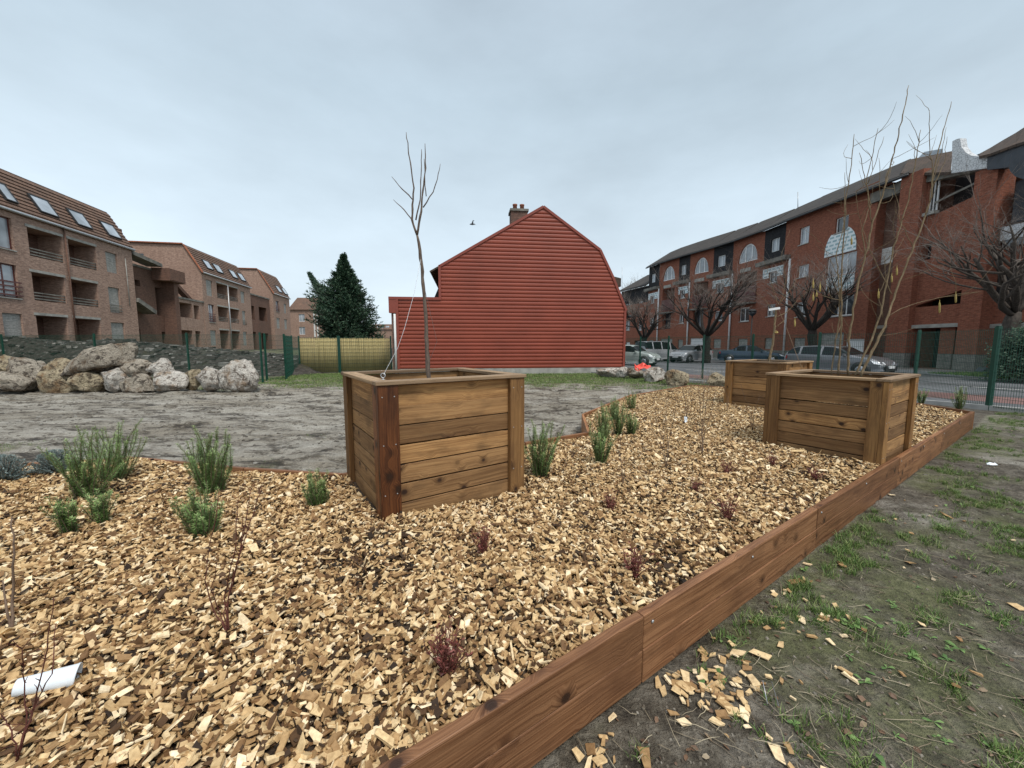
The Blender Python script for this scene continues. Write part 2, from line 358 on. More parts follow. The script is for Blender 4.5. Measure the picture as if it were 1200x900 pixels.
# ------------------------------------------------------------------ plane helper for facades
class Pl:
    def __init__(s,P,Q,out=None):
        s.P=Vector((P[0],P[1],0)); d=Vector((Q[0]-P[0],Q[1]-P[1],0)); s.L=d.length; s.d=d.normalized()
        n=Vector((s.d.y,-s.d.x,0)); 
        if n.dot(-s.P-(s.d*s.L*.5))<0: n=-n
        s.n=n
    def pt(s,a,o,z): return s.P+s.d*a+s.n*o+Vector((0,0,z))
    def sz(s,x,y,o=0):
        r=ray(x,y);P=s.P+s.n*o;k=(P.x*(-s.d.y)+P.y*s.d.x)/(r[0]*(-s.d.y)+r[1]*s.d.x)
        return ((k*r[0]-P.x)*s.d.x+(k*r[1]-P.y)*s.d.y, HC+k*r[2])
    def rect(s,xl,xr,yt,yb,o=0):
        ym=(yt+yb)/2;xm=(xl+xr)/2
        a=s.sz(xl,ym,o)[0];b=s.sz(xr,ym,o)[0]
        return (min(a,b),max(a,b),s.sz(xm,yb,o)[1],s.sz(xm,yt,o)[1])
    def box(s,mb,a0,a1,o0,o1,z0,z1,rnd=None):
        return mb.box(a0,a1,o0,o1,z0,z1,lambda x,y,z:s.pt(x,y,z),rnd)
    def quad(s,mb,a0,a1,z0,z1,o=0,rnd=None):
        return mb.quad(s.pt(a0,o,z0),s.pt(a1,o,z0),s.pt(a1,o,z1),s.pt(a0,o,z1),rnd)
def wall(mb,pl,s0,s1,z0,z1,ops,o=0):
    # ops: (a,b,c,d,depth)
    S=sorted(set([s0,s1]+[min(max(q,s0),s1) for p in ops for q in p[:2]])); Z=sorted(set([z0,z1]+[min(max(q,z0),z1) for p in ops for q in p[2:4]]))
    for i in range(len(S)-1):
        for j in range(len(Z)-1):
            if S[i+1]-S[i]<1e-4 or Z[j+1]-Z[j]<1e-4: continue
            cs=(S[i]+S[i+1])/2;cz=(Z[j]+Z[j+1])/2
            if any(p[0]<cs<p[1] and p[2]<cz<p[3] for p in ops): continue
            pl.quad(mb,S[i],S[i+1],Z[j],Z[j+1],o,.5)
    for p in ops:
        a,b,c,d,dp=p[:5]
        A=lambda s_,o_,z_: pl.pt(s_,o_,z_)
        mb.quad(A(a,o,c),A(a,o-dp,c),A(a,o-dp,d),A(a,o,d),.5); mb.quad(A(b,o,c),A(b,o-dp,c),A(b,o-dp,d),A(b,o,d),.5)
        mb.quad(A(a,o,c),A(b,o,c),A(b,o-dp,c),A(a,o-dp,c),.5); mb.quad(A(a,o,d),A(b,o,d),A(b,o-dp,d),A(a,o-dp,d),.5)
def window(root,pl,a,b,c,d,o=-.12,fm='whitef',gm='glass',mull=1,fw=.07,sill=True):
    f=MB(); 
    for (x0,x1,y0,y1) in ((a,a+fw,c,d),(b-fw,b,c,d),(a+fw,b-fw,c,c+fw),(a+fw,b-fw,d-fw,d)): pl.box(f,x0,x1,o-.05,o,y0,y1)
    for k in range(mull):
        x=a+(b-a)*(k+1)/(mull+1); pl.box(f,x-fw*.45,x+fw*.45,o-.05,o-.002,c+fw,d-fw)
    w=f.build('window',M[fm],root)
    g=MB(); pl.quad(g,a+fw,b-fw,c+fw,d-fw,o-.03); g.build('pane',M[gm],w)
    if sill:
        q=MB(); pl.box(q,a-.06,b+.06,-.1,.06,c-.07,c-.003); q.build('sill',M['conc'],w)
    return w
def infill(root,pl,a,b,c,d,o=-.1,m='block',name='blocked_window'):
    f=MB(); pl.box(f,a,b,o-.1,o,c,d); return f.build(name,M[m],root)
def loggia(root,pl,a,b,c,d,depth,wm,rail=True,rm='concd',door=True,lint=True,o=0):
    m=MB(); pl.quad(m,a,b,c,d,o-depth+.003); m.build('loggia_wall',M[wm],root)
    if door:
        w=(b-a); x0=a+w*.08; 
        f=MB(); pl.box(f,x0,x0+w*.32,o-depth+.01,o-depth+.06,c+.02,min(d-.15,c+2.05)); dd=f.build('balcony_door',M['block'],root)
    if lint:
        f=MB(); pl.box(f,a-.12,b+.05,o-.25,o+.04,d+.003,d+.16); f.build('lintel',M['conc'],root)
    if rail:
        f=MB()
        for z in (c+.12,c+.3,c+.48): f.bar(pl.pt(a,o-.08,z),pl.pt(b,o-.08,z),.05,.07)
        f.build('balcony_rail',M[rm],root)
def skylight(root,fr,u0,u1,v0,v1):
    # fr(u,v,h) point on roof
    f=MB(); w=.06
    for (a,b,c,d) in ((u0,u0+w,v0,v1),(u1-w,u1,v0,v1),(u0+w,u1-w,v0,v0+w),(u0+w,u1-w,v1-w,v1)):
        f.box(a,b,c,d,.10,.22,lambda x,y,z:fr(x,y,z))
    s=f.build('skylight',M['plastic_dark'],root)
    g=MB(); g.quad(fr(u0+w,v0+w,.19),fr(u1-w,v0+w,.19),fr(u1-w,v1-w,.19),fr(u0+w,v1-w,.19)); g.build('pane',M['skyl'],s)
# ================================================================== CAMERA + LIGHT
cam=D.cameras.new('camera'); co=D.objects.new('camera',cam); C.objects.link(co); bpy.context.scene.camera=co
cam.sensor_width=36; cam.lens=36*450/1200; cam.clip_end=2000; cam.clip_start=.05
co.location=(0,0,HC); co.rotation_euler=(math.pi/2-TH,0,0)
sc=bpy.context.scene
SUN_AZ,SUN_EL=rad(200),rad(58)
w=D.worlds.new('World'); sc.world=w; w.use_nodes=True; nt=w.node_tree; bg=nt.nodes['Background']
sk=nt.nodes.new('ShaderNodeTexSky'); sk.sky_type='NISHITA'; sk.sun_disc=False; sk.sun_elevation=SUN_EL; sk.sun_rotation=SUN_AZ; sk.dust_density=3
tc=nt.nodes.new('ShaderNodeTexCoord'); sp=nt.nodes.new('ShaderNodeSeparateXYZ'); nt.links.new(tc.outputs['Generated'],sp.inputs[0])
cr=nt.nodes.new('ShaderNodeValToRGB'); nt.links.new(sp.outputs[2],cr.inputs[0])
stops=[(0,(7.5,8.6,9.35)),(.08,(7.3,8.45,9.25)),(.28,(6.6,7.85,8.8)),(.5,(5.2,6.35,7.25)),(.66,(4.9,5.9,6.8)),(.85,(9.0,9.8,10.3)),(1,(10.5,11.2,11.6))]
S10=14.0
while len(cr.color_ramp.elements)<len(stops): cr.color_ramp.elements.new(.5)
for e,(p,c) in zip(cr.color_ramp.elements,stops): e.position=p; e.color=(c[0]/S10,c[1]/S10,c[2]/S10,1)
nz=nt.nodes.new('ShaderNodeTexNoise'); nz.inputs['Scale'].default_value=1.6; nz.inputs['Detail'].default_value=6; nz.inputs['Roughness'].default_value=.55
mp=nt.nodes.new('ShaderNodeMapping'); mp.inputs['Scale'].default_value=(1,1,2.4); mp.inputs['Location'].default_value=(.7,.3,.1); nt.links.new(tc.outputs['Generated'],mp.inputs[0]); nt.links.new(mp.outputs[0],nz.inputs['Vector'])
mr=nt.nodes.new('ShaderNodeMapRange'); mr.inputs['From Min'].default_value=.3; mr.inputs['From Max'].default_value=.7; mr.inputs['To Min'].default_value=.84*S10; mr.inputs['To Max'].default_value=1.12*S10; nt.links.new(nz.outputs['Fac'],mr.inputs['Value'])
ml=nt.nodes.new('ShaderNodeVectorMath'); ml.operation='SCALE'; nt.links.new(cr.outputs[0],ml.inputs[0]); nt.links.new(mr.outputs[0],ml.inputs['Scale'])
mx=nt.nodes.new('ShaderNodeMix'); mx.data_type='RGBA'; mx.inputs[0].default_value=.92; nt.links.new(sk.outputs[0],mx.inputs[6]); nt.links.new(ml.outputs[0],mx.inputs[7])
nt.links.new(mx.outputs[2],bg.inputs[0]); bg.inputs[1].default_value=.1
sl=D.lights.new('sun','SUN'); sl.energy=2.4; sl.angle=rad(14); sl.color=(1,.96,.9); so=D.objects.new('sun',sl); C.objects.link(so)
# direction the light comes from: azimuth measured like the sky's rotation
dv=Vector((math.sin(SUN_AZ)*math.cos(SUN_EL)*-1,math.cos(SUN_AZ)*math.cos(SUN_EL),math.sin(SUN_EL)))
dv=Vector((.55*math.cos(SUN_EL),-.83*math.cos(SUN_EL),math.sin(SUN_EL)))
so.rotation_euler=dv.to_track_quat('Z','Y').to_euler(); so.location=(0,0,30)
sc.view_settings.view_transform='Standard'; sc.view_settings.look='None'; sc.view_settings.exposure=0.2; sc.view_settings.gamma=1
sc.render.resolution_x=1024; sc.render.resolution_y=768

# ================================================================== GROUND
def fbm(X,Y,sc,oct=4,seed=0):
    # value noise in numpy
    rs=np.random.RandomState(seed); T=rs.rand(256,256); out=np.zeros_like(X,dtype=float); a=1;tot=0
    for o in range(oct):
        x=X*sc+17.3*o;y=Y*sc+9.1*o; xi=np.floor(x).astype(int);yi=np.floor(y).astype(int);fx=x-xi;fy=y-yi
        fx=fx*fx*(3-2*fx);fy=fy*fy*(3-2*fy)
        g=lambda i,j:T[(xi+i)%256,(yi+j)%256]
        out+=a*((g(0,0)*(1-fx)+g(1,0)*fx)*(1-fy)+(g(0,1)*(1-fx)+g(1,1)*fx)*fy); tot+=a; a*=.5; sc*=2
    return out/tot
U=Vector((.828,.561,0)); N_=Vector((-.561,.828,0))
E0=Vector((.588,1.593,0))
BED=[tuple((E0-U*5.2)[:2]),(8.33,6.84),(8.42,7.85),(7.4,9.9),(5.4,11.6),(5.03,11.25),(2.91,9.29),(1.236,6.614),(1.064,5.227),(.159,4.664),(-1.62,3.54),(-2.66,3.72),(-4.08,4.075),(-5.09,3.86),(-8.0,3.3),(-8.5,-1.5)]
def inpoly(X,Y,P):
    ins=np.zeros(X.shape,bool); n=len(P)
    for i in range(n):
        x1,y1=P[i];x2,y2=P[(i+1)%n]
        if y1==y2: continue
        c=((y1>Y)!=(y2>Y))&(X<(x2-x1)*(Y-y1)/(y2-y1)+x1); ins^=c
    return ins
def gz(X,Y):
    X=np.asarray(X,float);Y=np.asarray(Y,float)
    near=np.clip(1-(np.hypot(X,Y)-25)/20,0,1)
    mud=np.clip((Y-3.2)/1.5,0,1)*np.clip((19-Y)/3,0,1)*np.clip((6-X)/2,0,1)
    z=(fbm(X,Y,1.1,5,1)-.5)*.07*near
    rut=fbm(X*.35+.3*Y,Y*2.1,1.0,4,3)
    z+=mud*((np.abs(rut-.5)*2)**.8-.35)*.24*np.clip(1-(np.abs(fbm(X,Y,.4,2,8)-.5)*2.2),.2,1)
    z+=(fbm(X,Y,7,4,4)-.5)*(.045+.06*mud)*np.clip(1-(np.hypot(X,Y)-5)/9,.15,1)*near
    # rise towards the left-hand buildings
    k=np.clip((Y-19)/9,0,1)*np.clip((-X-11)/5,0,1); z+=k*.85
    z-=.03
    # road area drop
    e=(X-11.6)*.85+(Y-9.0)*.52   # distance beyond the kerb line
    z=np.where(e>-.4,np.minimum(z*np.clip(1-(e+.4)/.8,0,1)-.05*np.clip((e+.4)/.8,0,1),z),z)
    return z
def axis(segs):
    out=[]
    for a,b,st in segs: out+=list(np.arange(a,b,st))
    return np.array(out+[segs[-1][1]])
gx=axis([(-600,-100,100),(-100,-40,15),(-40,-20,1.2),(-20,-9,.12),(-9,-1,.07),(-1,7,.05),(7,14,.1),(14,40,1.5),(40,100,15),(100,600,100)])
gy=axis([(-300,-20,70),(-20,0,4),(0,.7,.35),(.7,6,.05),(6,13,.07),(13,22,.12),(22,45,1.2),(45,100,10),(100,900,100)])
GX,GY=np.meshgrid(gx,gy); GZ=gz(GX,GY)
nx_,ny_=len(gx),len(gy)
V=np.stack([GX.ravel(),GY.ravel(),GZ.ravel()],1)
ii,jj=np.meshgrid(np.arange(nx_-1),np.arange(ny_-1)); b0=(jj*nx_+ii).ravel()
F=np.stack([b0,b0+1,b0+nx_+1,b0+nx_],1)
XF,YF=GX.ravel(),GY.ravel()
ledge=(XF-.588)*.561-(YF-1.593)*.828   # >0 : right/outside of edging
gn=fbm(XF,YF,.5,4,11)
mudm=np.clip((YF-3)/1,0,1)*np.clip((17.0-YF+(gn-.5)*6)/1.5,0,1)*np.clip((5-XF+ (YF-8)*.2)/1.5,0,1)*np.where(ledge>.05,.15,1)
mudm=np.maximum(mudm,np.where(ledge>0,np.clip((fbm(XF,YF,.9,3,21)-.5)*6,0,.75),0))
gnn=fbm(XF,YF,1.3,4,12)
grm=np.clip((YF-13.6+(gnn-.5)*5)/1.5,0,1)
grm=np.where(ledge>0,np.clip((gnn-.42)*5,0,1)*.8,grm)
grm=np.maximum(grm,np.clip((gnn-.56)*8,0,1)*np.clip(1-np.abs(YF-5.2)/1.2,0,1)*(XF<-3))
g=npmesh('ground',V,F,M['ground'],smooth=True,attrs={'mud':mudm,'grass':grm}); tag(g,kind='structure')
# rubble mound behind the mesh fence
mxs=np.arange(-52,-9.9,.35); mys=np.arange(16.8,75,.4); X2,Y2=np.meshgrid(mxs,mys)
def mound(X,Y):
    ridge=np.interp(X,[-52,-27,-25.2,-24,-22.5,-20,-17,-14.5,-12,-10],[1.9,2.0,1.75,1.5,1.95,1.6,1.3,1.05,.8,.05])
    front=np.clip((Y-17.6)/3.4,0,1); front=front*front*(3-2*front)
    back=np.interp(Y,[16,21,24,30,75],[0,1,.9,.45,.42])
    base=np.interp(Y,[16,18,24,75],[0,.1,.8,.95])*np.clip((-X-10)/3,0,1)
    h=np.maximum(ridge*front*back, base*front)
    return h-.12+(fbm(X,Y,.9,5,31)-.5)*.35*front+(fbm(X,Y,4,3,32)-.5)*.2*front
Z2=mound(X2,Y2); V=np.stack([X2.ravel(),Y2.ravel(),Z2.ravel()],1); n1,n2=len(mxs),len(mys)
ii,jj=np.meshgrid(np.arange(n1-1),np.arange(n2-1)); b0=(jj*n1+ii).ravel()
tag(npmesh('rubble_mound',V,np.stack([b0,b0+1,b0+n1+1,b0+n1],1),M['rubble'],smooth=True),kind='structure')
# stones scattered in the mound
mb=MB()
for k in range(2600):
    x=R.uniform(-30,-11.5);y=R.uniform(17.8,26); s=R.uniform(.03,.11)*(1 if R.random()<.93 else 2.2); z=float(mound(np.array(x),np.array(y)))
    P=[Vector((x,y,z))+Vector((R.uniform(.6,1)*a*s,R.uniform(.6,1)*b*s,R.uniform(.4,.9)*c*s)) for (a,b,c) in ((-1,-1,-.6),(1,-1,-.6),(1,1,-.6),(-1,1,-.6),(-1,-1,.6),(1,-1,.6),(1,1,.6),(-1,1,.6))]
    mb.hexa(P)
t=NT('rubble_stone'); rubst=t.col(t.ramp(t.attr('rnd'),[(0,(.03,.026,.022)),(.75,(.12,.105,.09)),(1,(.36,.34,.31))]),.9)
tag(mb.build('rubble_stones',rubst),kind='stuff',label='loose grey stones and broken bits strewn over the dark mound',cat='rubble')
# road, lane, pavement, kerbs
RD=Vector((-.52,.854,0)); RN=Vector((.854,.52,0)); K0=Vector((11.6,8.7,0))
def strip(a,b,z,l0=-14,l1=90):
    pts=[K0+RD*l0+RN*a,K0+RD*l0+RN*b,K0+RD*l1+RN*b,K0+RD*l1+RN*a]; return [Vector((p.x,p.y,z)) for p in pts]
m=MB(); m.quad(*strip(0,60,.0,-30,120)); tag(m.build('road',M['asph']),kind='structure')
m=MB(); m.quad(*strip(1.5,3.4,.004,-20,26)); tag(m.build('cycle_lane',M['redlane']),kind='structure')
m=MB(); m.hexa(strip(-.15,0,-.1,-14,60)+strip(-.15,0,.07,-14,60)); tag(m.build('kerb',M['kerb']),kind='structure')
for k in range(9):
    m=MB(); l0=-6+k*5.5; m.quad(*strip(6.6,6.72,.006,l0,l0+2.5)); tag(m.build('road_marking',M['white']),kind='structure')
# facade path of the right building
TT=[.3,.362,.438,.536,.673,.75,1.2];YY=[60,51.9,46.6,41.6,34.9,31.4,20]
def fpt(px):
    t_=(px-600)/450; Y=float(np.interp(t_,TT,YY)); return (t_*Y,Y)
PR=Pl((23.5,33.4),(24.1,14))
path=[(20.6,75),fpt(720),fpt(769),fpt(803.5),fpt(852),fpt(887),(23.5,33.4),(24.1,14),(24.4,4)]
m=MB()
for i in range(len(path)-1):
    a,b=path[i],path[i+1]
    A=[(a[0]-2.3,a[1]-.6,0),(b[0]-2.3,b[1]-.6,0),(b[0]+1,b[1],0),(a[0]+1,a[1],0)]
    m.hexa([(p[0],p[1],-.05) for p in A]+[(p[0],p[1],.14) for p in A])
tag(m.build('pavement',M['pave']),kind='structure')
m=MB()
for i in range(len(path)-1):
    a,b=path[i],path[i+1]
    A=[(a[0]-2.46,a[1]-.64,0),(b[0]-2.46,b[1]-.64,0),(b[0]-2.31,b[1]-.61,0),(a[0]-2.31,a[1]-.61,0)]
    m.hexa([(p[0],p[1],-.05) for p in A]+[(p[0],p[1],.145) for p in A])
tag(m.build('pavement_kerb',M['kerb']),kind='structure')

# ================================================================== BED: edging, mulch, chips
def edge_board(name,a,b,z0,z1,th,mat,label,grp,nb=2,bolts=()):
    a=Vector((a[0],a[1],0));b=Vector((b[0],b[1],0)); d=(b-a).normalized()
    root=empty(name,((a+b)/2).to_tuple(),label,'garden edging',grp)
    h=(z1-z0)/nb
    for k in range(nb):
        m=MB(); zc=z0+h*(k+.5); off=Vector((R.uniform(-.003,.003),R.uniform(-.003,.003),0))
        m.bar(a+d*.002+off+Vector((0,0,zc)),b-d*.002+off+Vector((0,0,zc)),th,h-.003)
        o=m.build('board',mat,root)
        bv=o.modifiers.new('b','BEVEL'); bv.width=.006; bv.segments=2
    for t_ in bolts:
        p=a+(b-a)*t_; n=Vector((d.y,-d.x,0)); m=MB(); m.lathe(p+n*(th/2)+Vector((0,0,z1-.05)),[(.008,0),(.008,.004),(.003,.006)],8,axis=n); m.build('screw',M['steel'],root)
    return root
cuts=[-5.2,-2.9,0.0,2.02,4.3,6.6,9.33]
labs=['red brown edging length nearest the camera running out of frame','long red brown edging length at the bottom edge of the photo','red brown edging length just beyond the dark vertical butt joint','red brown edging length beside the soil right of the front planter','red brown edging length beside the right planter','far red brown edging length ending at the corner by the fence']
for i in range(6):
    a=E0+U*cuts[i];b=E0+U*cuts[i+1]
    off=-U.cross(Vector((0,0,1)))*-.022
    off=Vector((-.561,.828,0))*.022
    edge_board('timber_edging',(a+off)[:],(b+off)[:],-.03,.3,.044,M['edge'],labs[i],'timber boards edging the mulch bed',2,(.03,.5))
bl=BED[1:15]
bl2=['short edging board closing the far right corner of the bed','edging board at the back behind the right planter','edging board at the back right of the far planter','short edging board at the far left tip of the bed','edging board along the mud beside the far grass','edging board left of the small rosemary clump','short edging board turning at the notch by the mud','edging board hidden behind the front planter near the notch','edging board running behind the front planter','edging board just left of the front planter','edging board behind the tall rosemary','edging board behind the grey leaved plants','edging board at the left edge of the photo']
for i in range(13):
    edge_board('timber_edging',bl[i],bl[i+1],-.03,.3 if i in(0,1,2,5,6,7) else .285,.04,M['edge'],bl2[i],'timber boards edging the mulch bed',1)
def mz(X,Y): return .245+(fbm(X,Y,.9,4,41)-.5)*.10+(fbm(X,Y,6,3,42)-.5)*.03
bx=np.arange(-8.6,8.6,.06);by=np.arange(-1.6,11.7,.06); BX,BY=np.meshgrid(bx,by); BZ=mz(BX,BY)-.012
ins=inpoly(BX,BY,BED); n1,n2=len(bx),len(by)
ii,jj=np.meshgrid(np.arange(n1-1),np.arange(n2-1)); b0=(jj*n1+ii)
ok=ins[jj,ii]|ins[jj,ii+1]|ins[jj+1,ii]|ins[jj+1,ii+1]
full=ins[jj,ii]&ins[jj,ii+1]&ins[jj+1,ii]&ins[jj+1,ii+1]
b0=b0[full]; tag(npmesh('mulch_bed',np.stack([BX.ravel(),BY.ravel(),BZ.ravel()],1),np.stack([b0,b0+1,b0+n1+1,b0+n1],1),M['mulch'],smooth=True),kind='structure')
PLC=[]  # planter footprints
def foot(Fc,a,b): return [tuple(Fc[:2]),tuple((Fc+U*a)[:2]),tuple((Fc+U*a+N_*b)[:2]),tuple((Fc+N_*b)[:2])]
F1=Vector((-.915,2.59,0));F2=Vector((3.74,3.785,0));F3=Vector((5.07,7.09,0))
FT=[foot(F1,1.236,1.19),foot(F2,1.24,1.1),foot(F3,1.24,1.1)]
def chips(cx,cy,cz,L,Wd,T,tilt,rnd,name,label,seed):
    rs=np.random.RandomState(seed); n=len(cx)
    az=rs.uniform(0,2*np.pi,n); ax=rs.normal(0,1,n)*tilt; ay=rs.normal(0,1,n)*tilt
    base=np.array([(-1,-1,-1),(1,-1,-1),(1,1,-1),(-1,1,-1),(-1,-1,1),(1,-1,1),(1,1,1),(-1,1,1)],float)
    P=np.repeat(base[None],n,0)+rs.uniform(-.2,.2,(n,8,3))*np.array([1,1,.5])
    # slanted ends
    sh=rs.normal(0,.3,(n,1)); P[:,:,0]+=sh*P[:,:,1]*.6
    tap=rs.uniform(.3,1,(n,1))**.5; P[:,:,1]*=np.where(P[:,:,0]>0,tap,1)
    P*=np.stack([L,Wd,T],1)[:,None,:]*.5
    def rot(P,a,i,j):
        c,s=np.cos(a)[:,None],np.sin(a)[:,None]; x=P[:,:,i].copy();y=P[:,:,j].copy(); P[:,:,i]=x*c-y*s;P[:,:,j]=x*s+y*c
    rot(P,ax,1,2);rot(P,ay,0,2);rot(P,az,0,1)
    P+=np.stack([cx,cy,cz],1)[:,None,:]
    q=np.array([(3,2,1,0),(4,5,6,7),(0,1,5,4),(1,2,6,5),(2,3,7,6),(3,0,4,7)])
    F=(np.arange(n)[:,None,None]*8+q[None]).reshape(-1,4)
    o=npmesh(name,P.reshape(-1,3),F,M['chip'],rnd=np.repeat(rnd,6)); return tag(o,label,'wood chips',None,'stuff')
def scatter_bed(n,x0,x1,y0,y1,seed,margin=0.0):
    rs=np.random.RandomState(seed); X=rs.uniform(x0,x1,n);Y=rs.uniform(y0,y1,n)
    ok=inpoly(X,Y,BED)&(np.abs(X)<Y*1.42+.5)
    for f in FT: ok&=~inpoly(X,Y,f)
    dd=(X-E0.x)*(-.561)+(Y-E0.y)*.828; ok&=(dd>.05)
    return X[ok],Y[ok]
cxs=[];cys=[];
for (n,y0,y1,x0,x1) in ((125000,.3,3.0,-5,3.2),(165000,3.0,5.3,-8.5,6.2),(190000,5.3,11.7,0,8.6)):
    a,b=scatter_bed(n,x0,x1,y0,y1,int(y0*10)+1); cxs.append(a);cys.append(b)
X=np.concatenate(cxs);Y=np.concatenate(cys);n=len(X)
# fines everywhere plus bigger flakes
L=np.exp(NR.normal(math.log(.0215),.47,n)).clip(.009,.075);Wd=L*NR.uniform(.35,.9,n);T=NR.uniform(.003,.010,n)
Wd=np.minimum(Wd,.03)
rn=NR.rand(n); rn=np.where(NR.rand(n)<.13,rn*.13,.1+.9*NR.beta(1.4,1.4,n))
dk=fbm(X,Y,1.4,3,77); rn=np.where((dk>.70)&(NR.rand(n)<.3),rn*.12,rn)
print('chips',n)
chips(X,Y,mz(X,Y)+NR.uniform(-.014,.030,n),L,Wd,T,.5,rn,'wood_chips','pale and brown wood chips covering the whole raised bed',3)
a,b=scatter_bed(4200,-6,6,.3,7,99); k=len(a)
L=np.exp(NR.normal(math.log(.048),.3,k)).clip(.03,.12); chips(a,b,mz(a,b)+NR.uniform(.012,.035,k),L,(L*NR.uniform(.25,.6,k)).clip(.01,.045),NR.uniform(.005,.013,k),.28,.3+.7*NR.rand(k),'large_wood_chips','larger pale wood flakes lying on top of the mulch',8)
a,b=scatter_bed(6500,-6,6,.3,7,123); k=len(a)
L=np.exp(NR.normal(math.log(.06),.35,k)).clip(.03,.16); chips(a,b,mz(a,b)+NR.uniform(.008,.032,k),L,NR.uniform(.003,.009,k),NR.uniform(.003,.006,k),.3,.05+.95*NR.rand(k),'wood_splinters','long thin wood splinters mixed in the mulch',18)
# spilled chips on soil right of edging
rs=np.random.RandomState(55); sx=[];sy=[]
for (px,py,n_,sg) in ((830,800,70,.09),(700,850,22,.10),(760,790,18,.08),(905,690,26,.22),(940,720,14,.25),(860,770,20,.1),(935,880,8,.05),(1000,660,25,.5),(1080,600,22,.6),(980,760,18,.35),(700,885,4,.03),(920,650,20,.2)):
    gx0,gy0=gnd(px,py); sx+=list(rs.normal(gx0,sg,n_));sy+=list(rs.normal(gy0,sg,n_))
sx=np.array(sx);sy=np.array(sy); dd=(sx-E0.x)*.561-(sy-E0.y)*.828; ok=dd>.03; sx=sx[ok];sy=sy[ok];k=len(sx)
L=np.exp(rs.normal(math.log(.03),.45,k)).clip(.015,.08); chips(sx,sy,gz(sx,sy)+.012,L,(L*rs.uniform(.35,.8,k)).clip(.008,.04),rs.uniform(.004,.009,k),.15,.3+.65*rs.rand(k),'spilled_wood_chips','wood chips spilled on the soil outside the edging',9)

# ================================================================== PLANTERS
def planter(Fc,A,B,zt,label,rows=7,redpost=True):
    z0=.2; base=Fc+U*(A/2)+N_*(B/2)
    root=empty('wooden_planter',(base.x,base.y,z0),label,'planter','square timber planters standing in the mulch')
    zr=zt-.03
    pw,pd=.145,.045
    corners={'F':Fc,'R':Fc+U*A,'B':Fc+U*A+N_*B,'L':Fc+N_*B}
    # boards (each side): horizontal planks, set back .035 behind posts' outer face
    h=(zr-z0-.01)/rows
    for (p,q,inn) in ((corners['F'],corners['R'],N_),(corners['F'],corners['L'],U),(corners['L'],corners['B'],-N_),(corners['R'],corners['B'],-U)):
        m=MB(); d=(q-p).normalized()
        for k in range(rows):
            zz=z0+h*(k+.5)+R.uniform(-.002,.002)
            o=inn*(.045+.014+R.uniform(-.002,.002))
            m.bar(p+d*.05+o+Vector((0,0,zz)),q-d*.05+o+Vector((0,0,zz)),.028,h-.009+(.02 if k==rows-1 else 0),rnd=R.random())
        ob=m.build('side_boards',M['planter'],root); bv=ob.modifiers.new('b','BEVEL'); bv.width=.003; bv.segments=1
    # corner posts: L of two boards
    for key,p in corners.items():
        sU=1 if key in('F','L') else -1; sN=1 if key in('F','R') else -1
        m=MB(); mat=M['red_post'] if (redpost and key=='F') else M['planter_post']
        # board facing -N/+N side
        c=p+U*sU*(pw/2)+N_*sN*(.022)
        m.bar(c+Vector((0,0,z0-.05)),c+Vector((0,0,zr)),pw,.044,up=(-.561,.828,0))
        c=p+N_*sN*(.045+(.10)/2)+U*sU*.022
        m.bar(c+Vector((0,0,z0-.05)),c+Vector((0,0,zr)),.044,.10,up=(-.561,.828,0))
        for zz in (zr-.08,zr-.42,zr-.78):
            for dx in (.03,.115):
                q=MB(); q.lathe(p+U*sU*dx-N_*sN*.0005+Vector((0,0,zz)),[(.0045,0),(.0045,.0015),(.002,.002)],8,axis=-N_*sN); q.build('screw',M['steel'],root)
        ob=m.build('corner_post',mat,root); bv=ob.modifiers.new('b','BEVEL'); bv.width=.004; bv.segments=2
    # rim
    rw=.11
    for (p,q,inn) in ((corners['F'],corners['R'],N_),(corners['L'],corners['B'],-N_)):
        m=MB(); d=(q-p).normalized(); m.bar(p-d*.012+inn*(rw/2-.012)+Vector((0,0,zt-.014)),q+d*.012+inn*(rw/2-.012)+Vector((0,0,zt-.014)),rw,.028)
        ob=m.build('rim_board',M['rim'],root); bv=ob.modifiers.new('b','BEVEL'); bv.width=.004; bv.segments=2
    for (p,q,inn) in ((corners['F'],corners['L'],U),(corners['R'],corners['B'],-U)):
        m=MB(); d=(q-p).normalized(); m.bar(p+d*(rw-.009)+inn*(rw/2-.012)+Vector((0,0,zt-.0145)),q-d*(rw-.009)+inn*(rw/2-.012)+Vector((0,0,zt-.0145)),rw,.028)
        ob=m.build('rim_board',M['rim'],root); bv=ob.modifiers.new('b','BEVEL'); bv.width=.004; bv.segments=2
    # inner liner + soil
    m=MB(); q=[corners['F']+U*.08+N_*.08,corners['R']-U*.08+N_*.08,corners['B']-U*.08-N_*.08,corners['L']+U*.08-N_*.08]
    m.poly([v+Vector((0,0,zt-.17)) for v in q]); m.build('soil',M['mulch'],root)
    return root,corners
p1,c1=planter(F1,1.236,1.19,1.25,'nearest timber planter with dark red front post and one thin bare tree',7,True)
p2,c2=planter(F2,1.24,1.1,1.16,'right timber planter with several stemmed hazel beside the long edging',7,False)
p3,c3=planter(F3,1.24,1.1,1.175,'farthest timber planter half hidden behind the right one',7,False)
